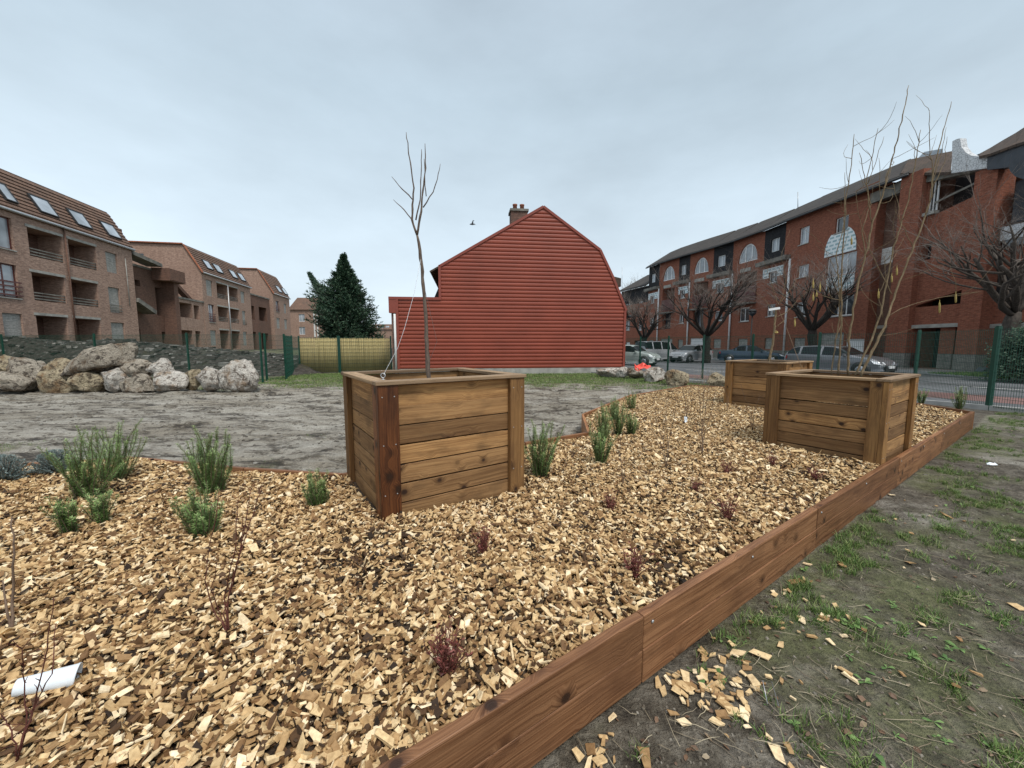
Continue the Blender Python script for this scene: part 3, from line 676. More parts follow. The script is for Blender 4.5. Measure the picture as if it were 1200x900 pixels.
# eye bolts and guy wires
def eyebolt(p,label):
    r=MB(); pts=[Vector(p)+Vector((.016*math.cos(a),0,.03+.016*math.sin(a))) for a in np.linspace(0,2*math.pi,13)]
    r.tube(pts,.004,6,False); r.tube([p,(p[0],p[1],p[2]+.016)],.005,6); r.lathe(p,[(.014,0),(.014,.004)],10); o=r.build('eye_bolt',M['steel']); tag(o,label,'bolt','eye bolts on planter rims')
ee=atY(449,443,2.75); eyebolt((ee.x,2.75,1.25),'steel eye bolt on the front corner rim of the nearest planter')
e2=atY(532,430,4.0); eyebolt((c1['B'].x-.32,c1['B'].y-.27,1.25),'steel eye bolt on the back rim of the nearest planter')
def wire(pts,label,r=.0025,m='steel'):
    q=MB(); q.tube(pts,r,5,False); tag(q.build('guy_wire',M[m]),label,'wire','guy wires holding the planted trees')
wire([(ee.x,2.75,1.28),atY(466,408,2.95),atY(474,385,3.1),atY(485,345,3.25),atY(494,300,3.4)],'thin slack wire from the front corner bolt up to the thin tree',.0016)
wire([(c1['B'].x-.32,c1['B'].y-.27,1.28),atY(512,400,3.75),atY(497,335,3.45)],'thin wire from the back rim bolt up to the thin tree',.0015)

# ================================================================== TRACED TREES
def knobby(pts,r0,r1,Y0,amp=.006,step=.05):
    P=[atY(p[0],p[1],Y0+(p[2] if len(p)>2 else 0)) for p in pts]
    out=[];rs_=[]; tot=sum((P[i+1]-P[i]).length for i in range(len(P)-1)); acc=0
    for i in range(len(P)-1):
        L=(P[i+1]-P[i]).length; n=max(1,int(L/step))
        for k in range(n):
            t=k/n; q=P[i].lerp(P[i+1],t)+Vector((R.uniform(-amp,amp),R.uniform(-amp,amp),0)); out.append(q); rs_.append((r0+(r1-r0)*((acc+L*t)/tot))*R.uniform(.88,1.18))
        acc+=L
    out.append(P[-1]); rs_.append(r1*.7); return out,rs_
t1=empty('sapling_tree',(-.72,3.4,1.08),'thin leafless young tree with forked top in the nearest planter','tree')
m=MB(); p,r=knobby([(502.5,446),(502,442),(500.5,410),(498.7,371),(496.2,339),(494,311),(491.6,293),(488.7,275)],.019,.0125,3.4,.004); m.tube(p,r,7); m.build('trunk',M['sap'],t1)
br=[([(488.7,275),(482.7,257),(484,234),(484.8,220),(480,186),(476,155)],.010,.003,0),([(482.7,257),(474,246),(461,234)],.005,.0025,0),([(484,234),(472,222),(459,207)],.005,.0025,0),
([(488.7,275),(492.6,254),(494,236),(498.7,197),(498,168)],.011,.003,.0),([(488,258),(491,242),(493.3,225),(494,175)],.006,.003,0),([(496,243),(507.5,225),(512,210),(516,192)],.005,.0025,0),([(499,230),(497.5,205),(497,186)],.004,.003,0)]
m=MB()
for pts,a,b,o in br:
    p,r=knobby(pts,a,b,3.4,.004,.04); m.tube(p,r,5)
m.build('crown',M['sap'],t1)
# multi stem hazel in planter 2
t2=empty('hazel_tree',(3.95,4.55,1.0),'multi stemmed leafless hazel with yellow catkins in the right planter','tree')
YH=4.55
stems=[([(994,440,0),(995,400,0),(1000,362,0),(1007,325),(1017,290),(1022,260),(1032,237),(1042,200),(1051,165),(1060,127),(1065,100,.1)],.017,.0035),
([(1008,442,.05),(1022,412,.05),(1037,382,.05),(1047,350,.1),(1060,315,.1),(1070,290,.1),(1082,260,.1),(1091,230,.1),(1092,212,.1),(1100,175,.1),(1115,119,.2)],.021,.003),
([(1002,440,-.1),(1015,412,-.1),(1025,390,-.1),(1034,360,-.1),(1042,315,-.1),(1047,290,-.1),(1055,265,-.1),(1065,235,-.1),(1072,190,-.1),(1079,152,-.1)],.014,.003),
([(982,440,.1),(985,400,.1),(986,375,.1),(986,325,.1),(989,275,.1),(991,230,.1),(997,200,.1),(1001,157,.1)],.014,.003),
([(974,441,.15),(978,410,.15),(983,375,.15),(984,345,.1),(980,300,.1),(989,262,.1),(990,230,.1),(990,202,.1)],.011,.0025),
([(1022,260),(1018,240),(1015,215),(1020,192),(1029,150)],.008,.0025),([(1015,300),(1010,270),(1020,240),(1016,220),(1007,179)],.007,.0025),([(1017,215),(1025,192),(1036,160)],.005,.002),
([(1094,215,.1),(1090,175,.1),(1089,130,.1)],.006,.0025),([(1093,215,.1),(1098,195,.1),(1104,175,.1),(1109,149,.1)],.006,.002),([(1091,225,.1),(1095,215,.1),(1107,190,.1),(1110,160,.1)],.006,.002),
([(1040,200),(1033,238),(1031,220),(1030,185)],.004,.002),([(1055,262,-.1),(1052,240),(1047,215)],.004,.002),([(1040,372,.1),(1055,362,.1),(1075,355,.1),(1100,349,.1),(1125,344,.1),(1150,342,.2)],.005,.0015),
([(986,352,.1),(975,350,.1),(960,345,.1),(950,335,.1)],.005,.0015),([(1034,372),(1030,345),(1039,325),(1036,300)],.006,.002),([(1045,345),(1028,310),(1018,290),(1006,250),(1003,225)],.006,.002),([(1070,290,.1),(1060,268,.1),(1050,250,.1),(1049,235)],.005,.002),([(986,330,.1),(970,300,.1),(963,285,.1)],.004,.0015)]
m=MB(); mt=MB()
allp=[]
for i,(pts,a,b) in enumerate(stems):
    p,r=knobby(pts,a*.72,b,YH,.006,.06); (m if i<5 else mt).tube(p,r,6); allp+=p
m.build('stems',M['hazel'],t2)
for k in range(60):
    q=R.choice(allp)
    if q.z<1.35: continue
    d=Vector((R.uniform(-1,1),R.uniform(-1,1),R.uniform(-.1,1.2))).normalized(); pts=[q]
    for j in range(5): d=(d+Vector((R.uniform(-.3,.3),R.uniform(-.3,.3),R.uniform(-.1,.3)))).normalized(); pts.append(pts[-1]+d*R.uniform(.05,.09))
    mt.tube(pts,[.003,.0026,.0022,.002,.0016,.001],4)
mt.build('twigs',M['hazel'],t2)
for (x,y0,y1,o) in ((953,329,338,.1),(961,333,342,.1),(953,345,353,.1),(957,343,348,.1),(1029.5,341,350,0),(1045,323,331,0),(1051,314,323,0),(931.5,375,383,.1),(998,279,287,.1),(1101,354,367,.1),(1120,344,355,.15)):
    a=atY(x,y0,YH+o);b=atY(x,y1,YH+o); q=MB(); q.tube([a+Vector((0,0,.03)),a,a.lerp(b,.15),a.lerp(b,.5),a.lerp(b,.9),b],[.001,.003,.008,.009,.008,.003],8); q.build('catkin',M['catkin'],t2)
t3=empty('sapling_tree',(5.5,7.7,1.0),'small pale staked sapling with white label in the farthest planter','tree')
m=MB(); p,r=knobby([(900.5,432),(901,424),(905.5,404),(908,380),(910,362)],.024,.018,7.9,.006); m.tube(p,r,7); m.build('trunk',M['hazel'],t3)
m=MB()
for pts in ([(910,362),(918,345),(921,325),(915,300),(922,280),(926,268)],[(909,372),(922,366),(935,352),(948,340)],[(909,370),(897,352),(889,345),(878,338)],[(912,358),(905,335),(900,318),(893,300)],[(913,356),(930,335),(938,318)],[(908,385),(922,372),(930,375)]):
    p,r=knobby(pts,.007,.002,7.9,.01,.08); m.tube(p,r,4)
m.build('crown',M['hazel'],t3)
m=MB(); a=atY(901,363,7.85);b=atY(914,361,7.85); m.bar(a,b,.01,.045,grain=False); m.build('plant_label',M['whitef'],t3)
m=MB(); c=atY(909,389,7.9); m.tube([c+Vector((.035*math.cos(a),.035*math.sin(a),.02*math.sin(a))) for a in np.linspace(0,6.28,12)],.012,6,False); m.build('tree_tie',M['catkin'],t3)
wire([atY(912,362,7.9),atY(922,385,7.7),atY(935,420,7.4),atY(940,432,7.3)],'pink string tied from the far sapling to its planter rim',.004,'rim')

# ================================================================== PLANTS
def stem_pts(b,d,L,n=6,wob=.05,up=.15):
    d=Vector(d).normalized(); pts=[Vector(b)]
    for i in range(n):
        d=(d+Vector((R.uniform(-wob,wob),R.uniform(-wob,wob),up*.3))).normalized(); pts.append(pts[-1]+d*L/n)
    return pts
def mzs(x,y): return float(mz(np.array(x),np.array(y)))
def rosemary(px,py,hpx,wpx,label,n=14,mat='rosemary',name='rosemary_bush',cat='shrub',grp='young rosemary plants in the bed',lean=0):
    x,y=gnd(px,py,.26); f=450/y; h=hpx/f*1.36; w=wpx/f/2*1.3; n=int(n*2.1)
    z=mzs(x,y); root=empty(name,(x,y,z),label,cat,grp); ms=MB(); V=[];F=[];rn=[]; fol=MB()
    for k in range(n):
        an=R.uniform(0,2*math.pi); sp=R.uniform(0,1)**.7; hh=h*R.uniform(.5,1)*(1-.25*sp)
        d=Vector((math.cos(an)*sp*w*.9/h*1.1+lean,math.sin(an)*sp*w*.7/h,1))
        b=Vector((x+math.cos(an)*w*.25*sp,y+math.sin(an)*w*.25*sp,z-.01))
        pts=stem_pts(b,d,hh,7,.17,.22); ms.tube(pts,[.004,.0035,.003,.003,.0025,.002,.002,.001],4)
        L=sum((pts[i+1]-pts[i]).length for i in range(7)); nn=int(L/.0021); 
        for j in range(nn):
            t=(j+.5)/nn; t=.08+.92*t; i=min(6,int(t*7)); q=pts[i].lerp(pts[i+1],t*7-i); ax=(pts[i+1]-pts[i]).normalized()
            a2=j*2.4+R.uniform(-.4,.4); o1=ax.orthogonal().normalized(); sd=(o1*math.cos(a2)+ax.cross(o1)*math.sin(a2))
            ll=R.uniform(.018,.036)*(1-.45*max(0,t-.75)*4*.5); dr=(sd+ax*R.uniform(.35,.9)).normalized(); wd=ax.cross(sd).normalized()*.0026
            tip=q+dr*ll; mid=q+dr*ll*.5
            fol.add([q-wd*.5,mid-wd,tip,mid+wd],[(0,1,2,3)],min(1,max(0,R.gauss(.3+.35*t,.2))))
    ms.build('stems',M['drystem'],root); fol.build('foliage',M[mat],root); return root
ros=[(103,580,70,62,'wide rosemary in front of the grey plant, far left of the bed',20,-.1),(135,560,66,60,'rosemary with long shoots leaning right, touching the mud line left',16,.25),(247,575,70,72,'tallest rosemary in the left half, several upright shoots',24,0),
(240,628,52,62,'low rosemary directly in front of the tall left one',20,0),(82,626,46,28,'small pointed rosemary at the far left',12,-.05),(116,615,42,34,'small rosemary right of the pointed one by a grey stick',12,.05),
(373,590,38,38,'compact rosemary left of the nearest planter',18,0),(632,555,62,38,'rosemary standing against the right side of the nearest planter',18,.08),(703,543,46,24,'rosemary standing alone right of the planter, upright column',18,0),
(706,512,36,17,'rosemary at the back by the notch of the edging',12,0),(724,508,38,18,'rosemary second from left in the back clump',12,0),(719,492,24,18,'rosemary at the rear of the back clump',10,0),(739,508,24,18,'front right rosemary of the back clump',11,0),(741,480,20,16,'smallest rosemary right of the back clump',9,0),
(1080,472,16,14,'rosemary behind the right planter by the fence',10,0),(1124,479,26,14,'thin rosemary at the far right corner of the bed',10,0)]
for a in ros: rosemary(a[0],a[1],a[2],a[3],a[4],a[5],lean=a[6])
def santolina(px,py,h,w_,label):
    x,y=gnd(px,py,.26); z=mzs(x,y); root=empty('santolina_bush',(x,y,z),label,'shrub','grey leaved cushion plants')
    fol=MB(); ms=MB()
    for k in range(170):
        an=R.uniform(0,6.28);el=R.uniform(.15,1.5); d=Vector((math.cos(an)*math.cos(el)*w_,math.sin(an)*math.cos(el)*w_,math.sin(el)*h)); pts=[Vector((x,y,z)),Vector((x,y,z))+d*.6,Vector((x,y,z+.01))+d]
        ms.tube(pts,.0015,3)
        for j in range(60):
            q=pts[0].lerp(pts[2],R.uniform(.35,1)); dr=(d.normalized()+Vector((R.uniform(-1,1),R.uniform(-1,1),R.uniform(-.5,1)))).normalized(); wd=dr.orthogonal().normalized()*.0034
            t=q+dr*R.uniform(.012,.022); fol.add([q-wd,q+wd,t],[(0,1,2)],R.random())
    ms.build('stems',M['drystem'],root); fol.build('foliage',M['santolina'],root)
santolina(6,566,.24,.17,'grey green cushion plant cut by the left photo edge'); santolina(66,555,.22,.17,'grey green cushion plant behind the leftmost rosemary')
def heuchera(px,py,hpx,label,n=26):
    x,y=gnd(px,py,.26); h=hpx*y/450*1.3; n=int(n*1.3); z=mzs(x,y); root=empty('red_stemmed_plant',(x,y,z),label,'plant','low dark red plants dotted over the mulch')
    ms=MB();fol=MB()
    for k in range(n):
        an=R.uniform(0,6.28); sp=R.uniform(.1,.65); pts=stem_pts((x+R.uniform(-.02,.02),y+R.uniform(-.02,.02),z),(math.cos(an)*sp,math.sin(an)*sp,1),h*R.uniform(.5,1),5,.18,0)
        ms.tube(pts,[.003,.0025,.002,.002,.0015,.001],4)
        for j in range(7):
            q=pts[R.randint(1,5)]; d=Vector((R.uniform(-1,1),R.uniform(-1,1),R.uniform(-.3,.8))).normalized(); wd=d.orthogonal().normalized()*.003; fol.add([q,q+d*.010-wd,q+d*.02,q+d*.010+wd],[(0,1,2,3)])
    ms.build('stems',M['redstem'],root); fol.build('foliage',M['redleaf'],root)
for a in ((523,785,52,'tallest dark red plant at the bottom centre of the bed',40),(566,650,30,'dark red tuft below the front planter',24),(743,672,32,'dark red tuft left of the near edging board',26),(715,598,22,'dark red tuft right of the front planter',20),(853,608,28,'dark red tuft midway between planters near the edging',22),
 (956,560,16,'dark red tuft in front of the right planter left half',18),(851,553,16,'small dark red tuft left of the right planter',16),(906,545,14,'dark red tuft at the left post foot of the right planter',14),(815,577,16,'sparse reddish tuft amid the mulch, centre right',14)): heuchera(*a)
def twigshrub(traces,px,py,label,mat='drystem',rr=.0035,side=6,name='bare_shrub'):
    x,y=gnd(px,py,.26); z=mzs(x,y); root=empty(name,(x,y,z),label,'shrub','leafless twiggy shrubs in the mulch'); m=MB(); s=MB()
    for tr in traces:
        pts=[Vector((x,y,z))]+[atY(a,b,y+R.uniform(-.05,.05)) for a,b in tr]
        P=[];
        for i in range(len(pts)-1):
            for k in range(4): P.append(pts[i].lerp(pts[i+1],k/4)+Vector((R.uniform(-.003,.003),R.uniform(-.003,.003),0)))
        P.append(pts[-1]); n=len(P); m.tube(P,[rr*(1-.65*i/n) for i in range(n)],5)
        for j in range(side):
            q=R.choice(P[n//3:]); s.tube(stem_pts(q,(R.uniform(-1,1),R.uniform(-1,1),R.uniform(.2,1)),R.uniform(.015,.05),3,.2,0),[.0015,.0012,.001,.0008],3)
    m.build('stems',M[mat],root); s.build('twigs',M[mat],root)
twigshrub([[(250,715),(241,680),(245,640),(255,600),(257,573)],[(262,700),(275,650),(278,610),(279,583)],[(266,705),(280,650),(290,600),(294,575)],[(268,700),(284,640),(300,590),(307,568)],[(262,720),(270,690),(283,640),(285,600)],[(258,720),(248,690),(254,660)]],268,742,'reddish twiggy shrub left of centre in front of the mulch rosemary','redstem',.0028,10)
twigshrub([[(30,860),(45,810),(55,760),(63,700)],[(30,850),(28,800),(26,760)],[(25,870),(40,830),(60,790),(66,730)],[(20,880),(10,850),(5,840)]],18,895,'dark twiggy shrub at the bottom left corner behind the cup','redstem',.0026,10)
twigshrub([[(15,700),(16,650),(14,605)],[(8,715),(3,680)]],14,742,'pair of grey sticks at the left photo edge','drystem',.006,2)
twigshrub([[(778,520),(770,495),(766,470)],[(783,520),(780,490),(781,465)],[(784,515),(790,490),(792,475)],[(776,525),(765,505),(762,490)]],781,547,'bare brown shrub in the middle of the mulch','drystem',.004,12)
twigshrub([[(822,500),(820,470),(818,450)],[(824,500),(828,470),(832,448)],[(826,505),(835,480),(838,460)],[(820,510),(812,490),(806,478)],[(823,500),(825,460),(826,440)]],823,532,'tallest bare shrub between the planters, pale upright twigs','drystem',.004,14)
twigshrub([[(729,550),(726,530),(728,512)],[(732,550),(738,538)],[(729,555),(722,545)]],730,570,'small grey bare shrub right of the nearest planter','drystem',.003,10)
twigshrub([[(803,470),(800,455),(797,440)],[(806,470),(808,452)],[(808,472),(816,458)]],804,490,'thin bare shrub at the back of the mulch','drystem',.004,10)
twigshrub([[(880,480),(872,465),(868,450)],[(884,480),(890,465)],[(878,485),(865,478),(858,470)]],882,505,'bare shrub in front of the farthest planter','drystem',.004,12)
twigshrub([[(852,465),(846,445)],[(854,465),(858,448)]],852,482,'bare stick shrub at the foot of the farthest planter','drystem',.004,8)
# cup
cx,cy=gnd(58,812,.27); cz=mzs(cx,cy)+.045
ax=(atY(88,800,cy+.03)-atY(32,812,cy-.03)).normalized(); m=MB()
m.lathe(Vector((cx,cy,cz))-ax*.075,[(.026,0),(.0268,.004),(.037,.142),(.0385,.144),(.0385,.15),(.035,.15),(.034,.146),(.024,.006)],28,axis=ax)
tag(m.build('plastic_cup',M['cup']),'white plastic cup lying on the mulch at lower left','cup')
def scrap(px,py,w,h,label,mat,zz=.27,out=False):
    x,y=gnd(px,py,zz); z=(float(gz(x,y)) if out else mzs(x,y))+.02; q=MB(); P=[]
    for i in range(5):
        for j in range(3): P.append((x-w/2+w*i/4,y+R.uniform(-.01,.01)+j*.012,z+h*j/2+R.uniform(-.006,.006)))
    q.add(P,[(i*3+j,(i+1)*3+j,(i+1)*3+j+1,i*3+j+1) for i in range(4) for j in range(2)],.5); o=q.build('litter',M[mat]); sm=o.modifiers.new('s','SOLIDIFY'); sm.thickness=.002; tag(o,label,'litter')
scrap(804,494,.05,.09,'small white scrap standing in the mulch between the planters','cup')
scrap(1163,545,.13,.02,'white and pale wrapper on the soil right of the long edging','cup',0,True)
# staples
for (px,py,l) in ((905,825,'steel ground staple stuck in the soil beside spilled chips'),):
    x,y=gnd(px,py); m=MB(); m.tube([(x-.02,y,.0),(x-.005,y+.06,.05),(x+.03,y+.055,.05),(x+.02,y-.01,.0)],.0022,6); tag(m.build('ground_staple',M['steel']),l,'staple')

# ================================================================== SOIL DETAIL (grass, weeds, twigs, leaves)
def blades(name,label,X,Y,Z,hmin,hmax,wd,mat,lean=.5,seed=1,cat='grass'):
    rs=np.random.RandomState(seed); n=len(X); h=rs.uniform(hmin,hmax,n); an=rs.uniform(0,6.28,n); le=rs.uniform(.1,lean,n)*h
    dx,dy=np.cos(an)*le,np.sin(an)*le; a2=rs.uniform(0,6.28,n); wx,wy=np.cos(a2)*wd/2,np.sin(a2)*wd/2
    P=np.zeros((n,5,3)); P[:,0]=np.stack([X-wx,Y-wy,Z-.005],1);P[:,1]=np.stack([X+wx,Y+wy,Z-.005],1)
    P[:,2]=np.stack([X+wx*.8+dx*.4,Y+wy*.8+dy*.4,Z+h*.6],1);P[:,3]=np.stack([X-wx*.8+dx*.4,Y-wy*.8+dy*.4,Z+h*.6],1);P[:,4]=np.stack([X+dx,Y+dy,Z+h],1)
    b=np.arange(n)[:,None]*5; F=np.concatenate([b+np.array([[0,1,2,3]]),b+np.array([[3,2,4,4]])],0)
    # use tris
    T1=b+np.array([[0,1,2]]);T2=b+np.array([[0,2,3]]);T3=b+np.array([[3,2,4]]); F=np.concatenate([T1,T2,T3],0); r=np.tile(rs.rand(n),3)
    o=npmesh(name,P.reshape(-1,3),F,M[mat],rnd=r); return tag(o,label,cat,None,'stuff')
rs=np.random.RandomState(12)
def outside(X,Y,m=.03): return ((X-E0.x)*.561-(Y-E0.y)*.828)>m
n=46000; X=rs.uniform(.2,11.5,n);Y=rs.uniform(.8,8.6,n); dn=fbm(X,Y,1.3,4,12); keep=outside(X,Y)&(X<Y*1.5+.4)&(rs.rand(n)<np.clip((dn-.42)*5,0.04,1)*np.clip(2.6/Y,.3,1)*(fbm(X,Y,5,3,66)>.47))
X=X[keep];Y=Y[keep]; k=len(X); X=np.repeat(X,22)+rs.normal(0,.016,k*22); Y=np.repeat(Y,22)+rs.normal(0,.016,k*22); ok=outside(X,Y); X=X[ok];Y=Y[ok]; print('grass',len(X))
blades('soil_grass','short patchy grass growing on the soil right of the bed',X,Y,gz(X,Y),.012,.05,.0034,'grass',1.5,3)
n=60000; X=rs.uniform(-11,9,n);Y=rs.uniform(12.8,20.3,n); dn=fbm(X,Y,1.3,4,12); keep=(rs.rand(n)<np.clip((Y-13.6+(dn-.5)*5)/2.0,0,1))&~inpoly(X,Y,BED)
X=X[keep];Y=Y[keep]; blades('lawn_grass','thin grass strip in front of the red house and reed screen',X,Y,gz(X,Y),.03,.08,.014,'grass',1.0,4)
n=6000; X=rs.uniform(-8,-3,n);Y=rs.uniform(4.2,6.4,n); dn=fbm(X,Y,1.3,4,12); keep=rs.rand(n)<np.clip((dn-.56)*8,0,1); X=X[keep];Y=Y[keep]
blades('mud_grass','low grass patches in the mud behind the left plants',X,Y,gz(X,Y),.015,.035,.005,'grass',1.0,5)
# weeds
m=MB()
def weed(x,y,s):
    z=float(gz(x,y)); k=R.randint(2,6); a0=R.uniform(0,6)
    for i in range(k):
        an=a0+i*6.28/k+R.uniform(-1,1); d=Vector((math.cos(an),math.sin(an),0)); sd=Vector((-d.y,d.x,0)); L=s*R.uniform(.4,1.2); w=L*R.uniform(.16,.3)
        b=Vector((x,y,z+.003)); up=R.uniform(.25,.9)
        p=[b, b+d*L*.35+Vector((0,0,L*.3*up)), b+d*L*.7+Vector((0,0,L*.42*up)), b+d*L+Vector((0,0,L*.3*up))]
        m.add([p[0],p[1]-sd*w*.6,p[2]-sd*w,p[3],p[2]+sd*w,p[1]+sd*w*.6],[(0,1,5),(1,2,4,5),(2,3,4)],R.random())
for (px,py,c,sg) in ((1180,720,10,.25),(1140,780,6,.15),(1030,730,8,.12),(1100,735,6,.12),(1170,610,14,.5),(1185,650,10,.4),(1050,880,5,.08),(1150,880,5,.1),(930,830,4,.1),(850,745,5,.06),(1020,760,6,.12),(1120,690,5,.3),(1190,560,12,.8),(1160,520,14,.9),(830,780,4,.05),(900,660,5,.15)):
    x0,y0=gnd(px,py)
    for k in range(c):
        x,y=x0+R.gauss(0,sg),y0+R.gauss(0,sg)
        if outside(x,y,.05) : weed(x,y,R.uniform(.012,.042)*(1+.12*y))
tag(m.build('ground_weeds',M['weed']),'small broad leaved weeds in the soil right of the bed','weeds',None,'stuff')
# dead leaves, twigs
m=MB(); 
for k in range(240):
    px=R.uniform(700,1230);py=R.uniform(490,905) if R.random()<.5 else R.uniform(600,905); x,y=gnd(px,py)
    if not outside(x,y,.04): continue
    z=float(gz(x,y))+.006; s=R.uniform(.005,.018)*(1 if y<4 else 1.6); an=R.uniform(0,6.28); d=Vector((math.cos(an),math.sin(an),R.uniform(-.2,.3)))*s; e=Vector((-math.sin(an),math.cos(an),R.uniform(-.3,.3)))*s*.6; b=Vector((x,y,z))
    m.add([b-d,b-d*.3-e,b+d*.5-e*.7,b+d,b+d*.4+e+Vector((0,0,s*.4)),b-d*.4+e*.8+Vector((0,0,s*.3))],[(0,1,2,3,4,5)],R.random())
tag(m.build('dead_leaves',M['dead']),'brown dead leaves scattered on the soil right of the bed','leaves',None,'stuff')
m=MB()
for k in range(520):
    px=R.uniform(640,1240);py=R.uniform(500,910) if R.random()<.4 else R.uniform(640,910); x,y=gnd(px,py)
    if not outside(x,y,.04): continue
    z=float(gz(x,y))+.006; an=R.choice([R.uniform(0,6.28),R.gauss(-.7,.4)]); L=R.uniform(.03,.16)
    pts=[Vector((x,y,z))+Vector((math.cos(an)*L*t+R.uniform(-.004,.004),math.sin(an)*L*t+R.uniform(-.004,.004),R.uniform(0,.012))) for t in (0,.35,.7,1)]; m.tube(pts,[.0018,.0016,.0013,.0008],4)
tag(m.build('dry_twigs',M['straw']),'dry straw coloured twigs and stalks on the soil','twigs',None,'stuff')
# soil clods
m=MB()
for k in range(2600):
    px=R.uniform(560,1240);py=R.uniform(485,920); x,y=gnd(px,py)
    if not outside(x,y,.04) or y>9: continue
    s=R.uniform(.002,.007)*(1+y*.3); z=float(gz(x,y)); P=[Vector((x+a*s*R.uniform(.5,1),y+b*s*R.uniform(.5,1),z+c*s*R.uniform(.3,.9))) for (a,b,c) in ((-1,-1,-.5),(1,-1,-.5),(1,1,-.5),(-1,1,-.5),(-.6,-.6,.8),(.6,-.6,.8),(.6,.6,.8),(-.6,.6,.8))]; m.hexa(P)
t=NT('clod'); cl=t.col(t.ramp(t.attr('rnd'),[(0,(.07,.056,.042)),(.8,(.17,.148,.118)),(1,(.27,.245,.205))]),.95,0,.2)
tag(m.build('soil_clods',cl),'small clods and crumbs of dark soil right of the bed','soil clods',None,'stuff')
# mud clods
m=MB()
for k in range(9000):
    x=R.uniform(-16,5);y=R.uniform(4.4,14.5)
    if y<3.9 or bool(inpoly(np.array([x]),np.array([y]),BED)[0]): continue
    s=R.uniform(.006,.024)*(1 if R.random()<.95 else 1.8); z=float(gz(x,y)); P=[Vector((x+a*s*R.uniform(.6,1.8),y+b*s*R.uniform(.5,1),z+c*s*R.uniform(.3,.8))) for (a,b,c) in ((-1,-1,-.5),(1,-1,-.5),(1,1,-.5),(-1,1,-.5),(-.6,-.6,.8),(.6,-.6,.8),(.6,.6,.8),(-.6,.6,.8))]; m.hexa(P)
t=NT('mud_clod'); cl=t.col(t.ramp(t.attr('rnd'),[(0,(.05,.042,.034)),(.6,(.14,.125,.105)),(1,(.27,.26,.235))]),.85,0,.3)
tag(m.build('mud_clods',cl),'lumps of churned mud across the open ground','mud clods',None,'stuff')
# dry stalks near fence
m=MB()
for k in range(90):
    px=R.uniform(808,846);x,y=gnd(px,R.uniform(447,456)); L=R.uniform(.2,.75); m.tube(stem_pts((x,y,0),(R.uniform(-.3,.3),R.uniform(-.3,.3),1),L,4,.1,0),[.004,.003,.003,.002,.002],3)
tag(m.build('dry_stalks',M['straw']),'tall dry stalks by the fence behind the far planter','grass',None,'stuff')

# ================================================================== ROCKS
def rock(px0,px1,py0,py1,Yd,mat,label,grp,z0=None,seed=0,tilt=0):
    a=atY(px0,(py0+py1)/2,Yd);b=atY(px1,(py0+py1)/2,Yd); w=(b.x-a.x); cx=(a.x+b.x)/2
    zt=atY((px0+px1)/2,py0,Yd).z; zb=atY((px0+px1)/2,py1,Yd).z; h=zt-zb; cz=(zt+zb)/2
    import bmesh
    bm=bmesh.new(); bmesh.ops.create_icosphere(bm,subdivisions=4,radius=1)
    rs_=random.Random(seed+int(px0)*7+int(py0)); pls=[]
    for k in range(13):
        n=Vector((rs_.gauss(0,1),rs_.gauss(0,1),rs_.gauss(0,1))).normalized(); pls.append((n,rs_.uniform(.58,.86)))
    off=Vector((rs_.uniform(0,50),rs_.uniform(0,50),0))
    for v in bm.verts:
        p=v.co.copy(); 
        # squarish
        for ax_ in range(3): p[ax_]=math.copysign(abs(p[ax_])**.8,p[ax_])
        for n,dd in pls:
            e=p.dot(n)-dd
            if e>0: p-=n*e*.92
        q=v.co*1.6+off; f=mn.fractal(q,1.0,2.0,5); f2=mn.noise(v.co*5+off)
        f3=1-abs(mn.noise(v.co*2.6+off))*2; p+=v.co*(f*.11+f2*.04-max(0,f3-.72)*.28); v.co=p
    xs=[v.co.x for v in bm.verts];zs=[v.co.z for v in bm.verts];ys=[v.co.y for v in bm.verts]
    for v in bm.verts:
        x=(v.co.x-min(xs))/(max(xs)-min(xs))-.5; z=(v.co.z-min(zs))/(max(zs)-min(zs))-.5; y=(v.co.y-min(ys))/(max(ys)-min(ys))-.5
        v.co=Vector((x*w*1.06,y*max(w,h)*.85,z*h*1.06+x*w*tilt))
    me=D.meshes.new('boulder'); bm.to_mesh(me); bm.free(); me.polygons.foreach_set('use_smooth',[True]*len(me.polygons)); me.materials.append(M[mat]) 
    o=D.objects.new('boulder',me); C.objects.link(o); o.location=(cx,Yd,cz); tag(o,label,'boulder',grp); return o
G='pale boulders lined up along the mesh fence'
RK=[(0,16,416,441,13.2,'rocko','ochre boulder in the upper row cut by the left photo edge',0),(-8,49,435,463,12.5,'rockd','brown muddy boulder lowest at the left photo edge',0),(12,61,419,456,13.0,'rockd','big dark grey boulder second from left, upper row',0),(54,91,420,461,12.7,'rocko','upright ochre and white boulder right of the dark grey one',0),
(84,152,408,441,13.1,'rockd','long brown slab boulder tilted up to the right on top of the row',.28),(88,124,435,461,12.6,'rocko','tan wedge boulder under the tilted slab',0),(120,147,432,460,12.6,'rockw','grey white blocky boulder below the tip of the slab',0),(146,175,421,443,13.1,'rockd','brown topped boulder behind the speckled one',0),
(148,184,438,460,12.6,'rockd','speckled dark boulder in the lower row middle',0),(176,204,420,442,13.1,'rockw','clean white boulder alone in the upper row',0),(183,223,435,459,12.6,'rockw','low wide white boulder under the clean white one',0),(216,236,433,457,12.8,'rocko','small brown boulder wedged between white ones',0),
(229,264,430,459,12.6,'rockw','round pitted white boulder second from the right end',0),(262,304,422,459,12.5,'rockw','biggest white boulder at the right end of the row',0),(140,152,430,440,13.0,'rockw','tiny pale stone between slab and brown topped boulder',0)]
for i,r_ in enumerate(RK): rock(*r_[:5],r_[5],r_[6],G,seed=i*13,tilt=r_[7])
G2='boulders near the right corner of the red house'
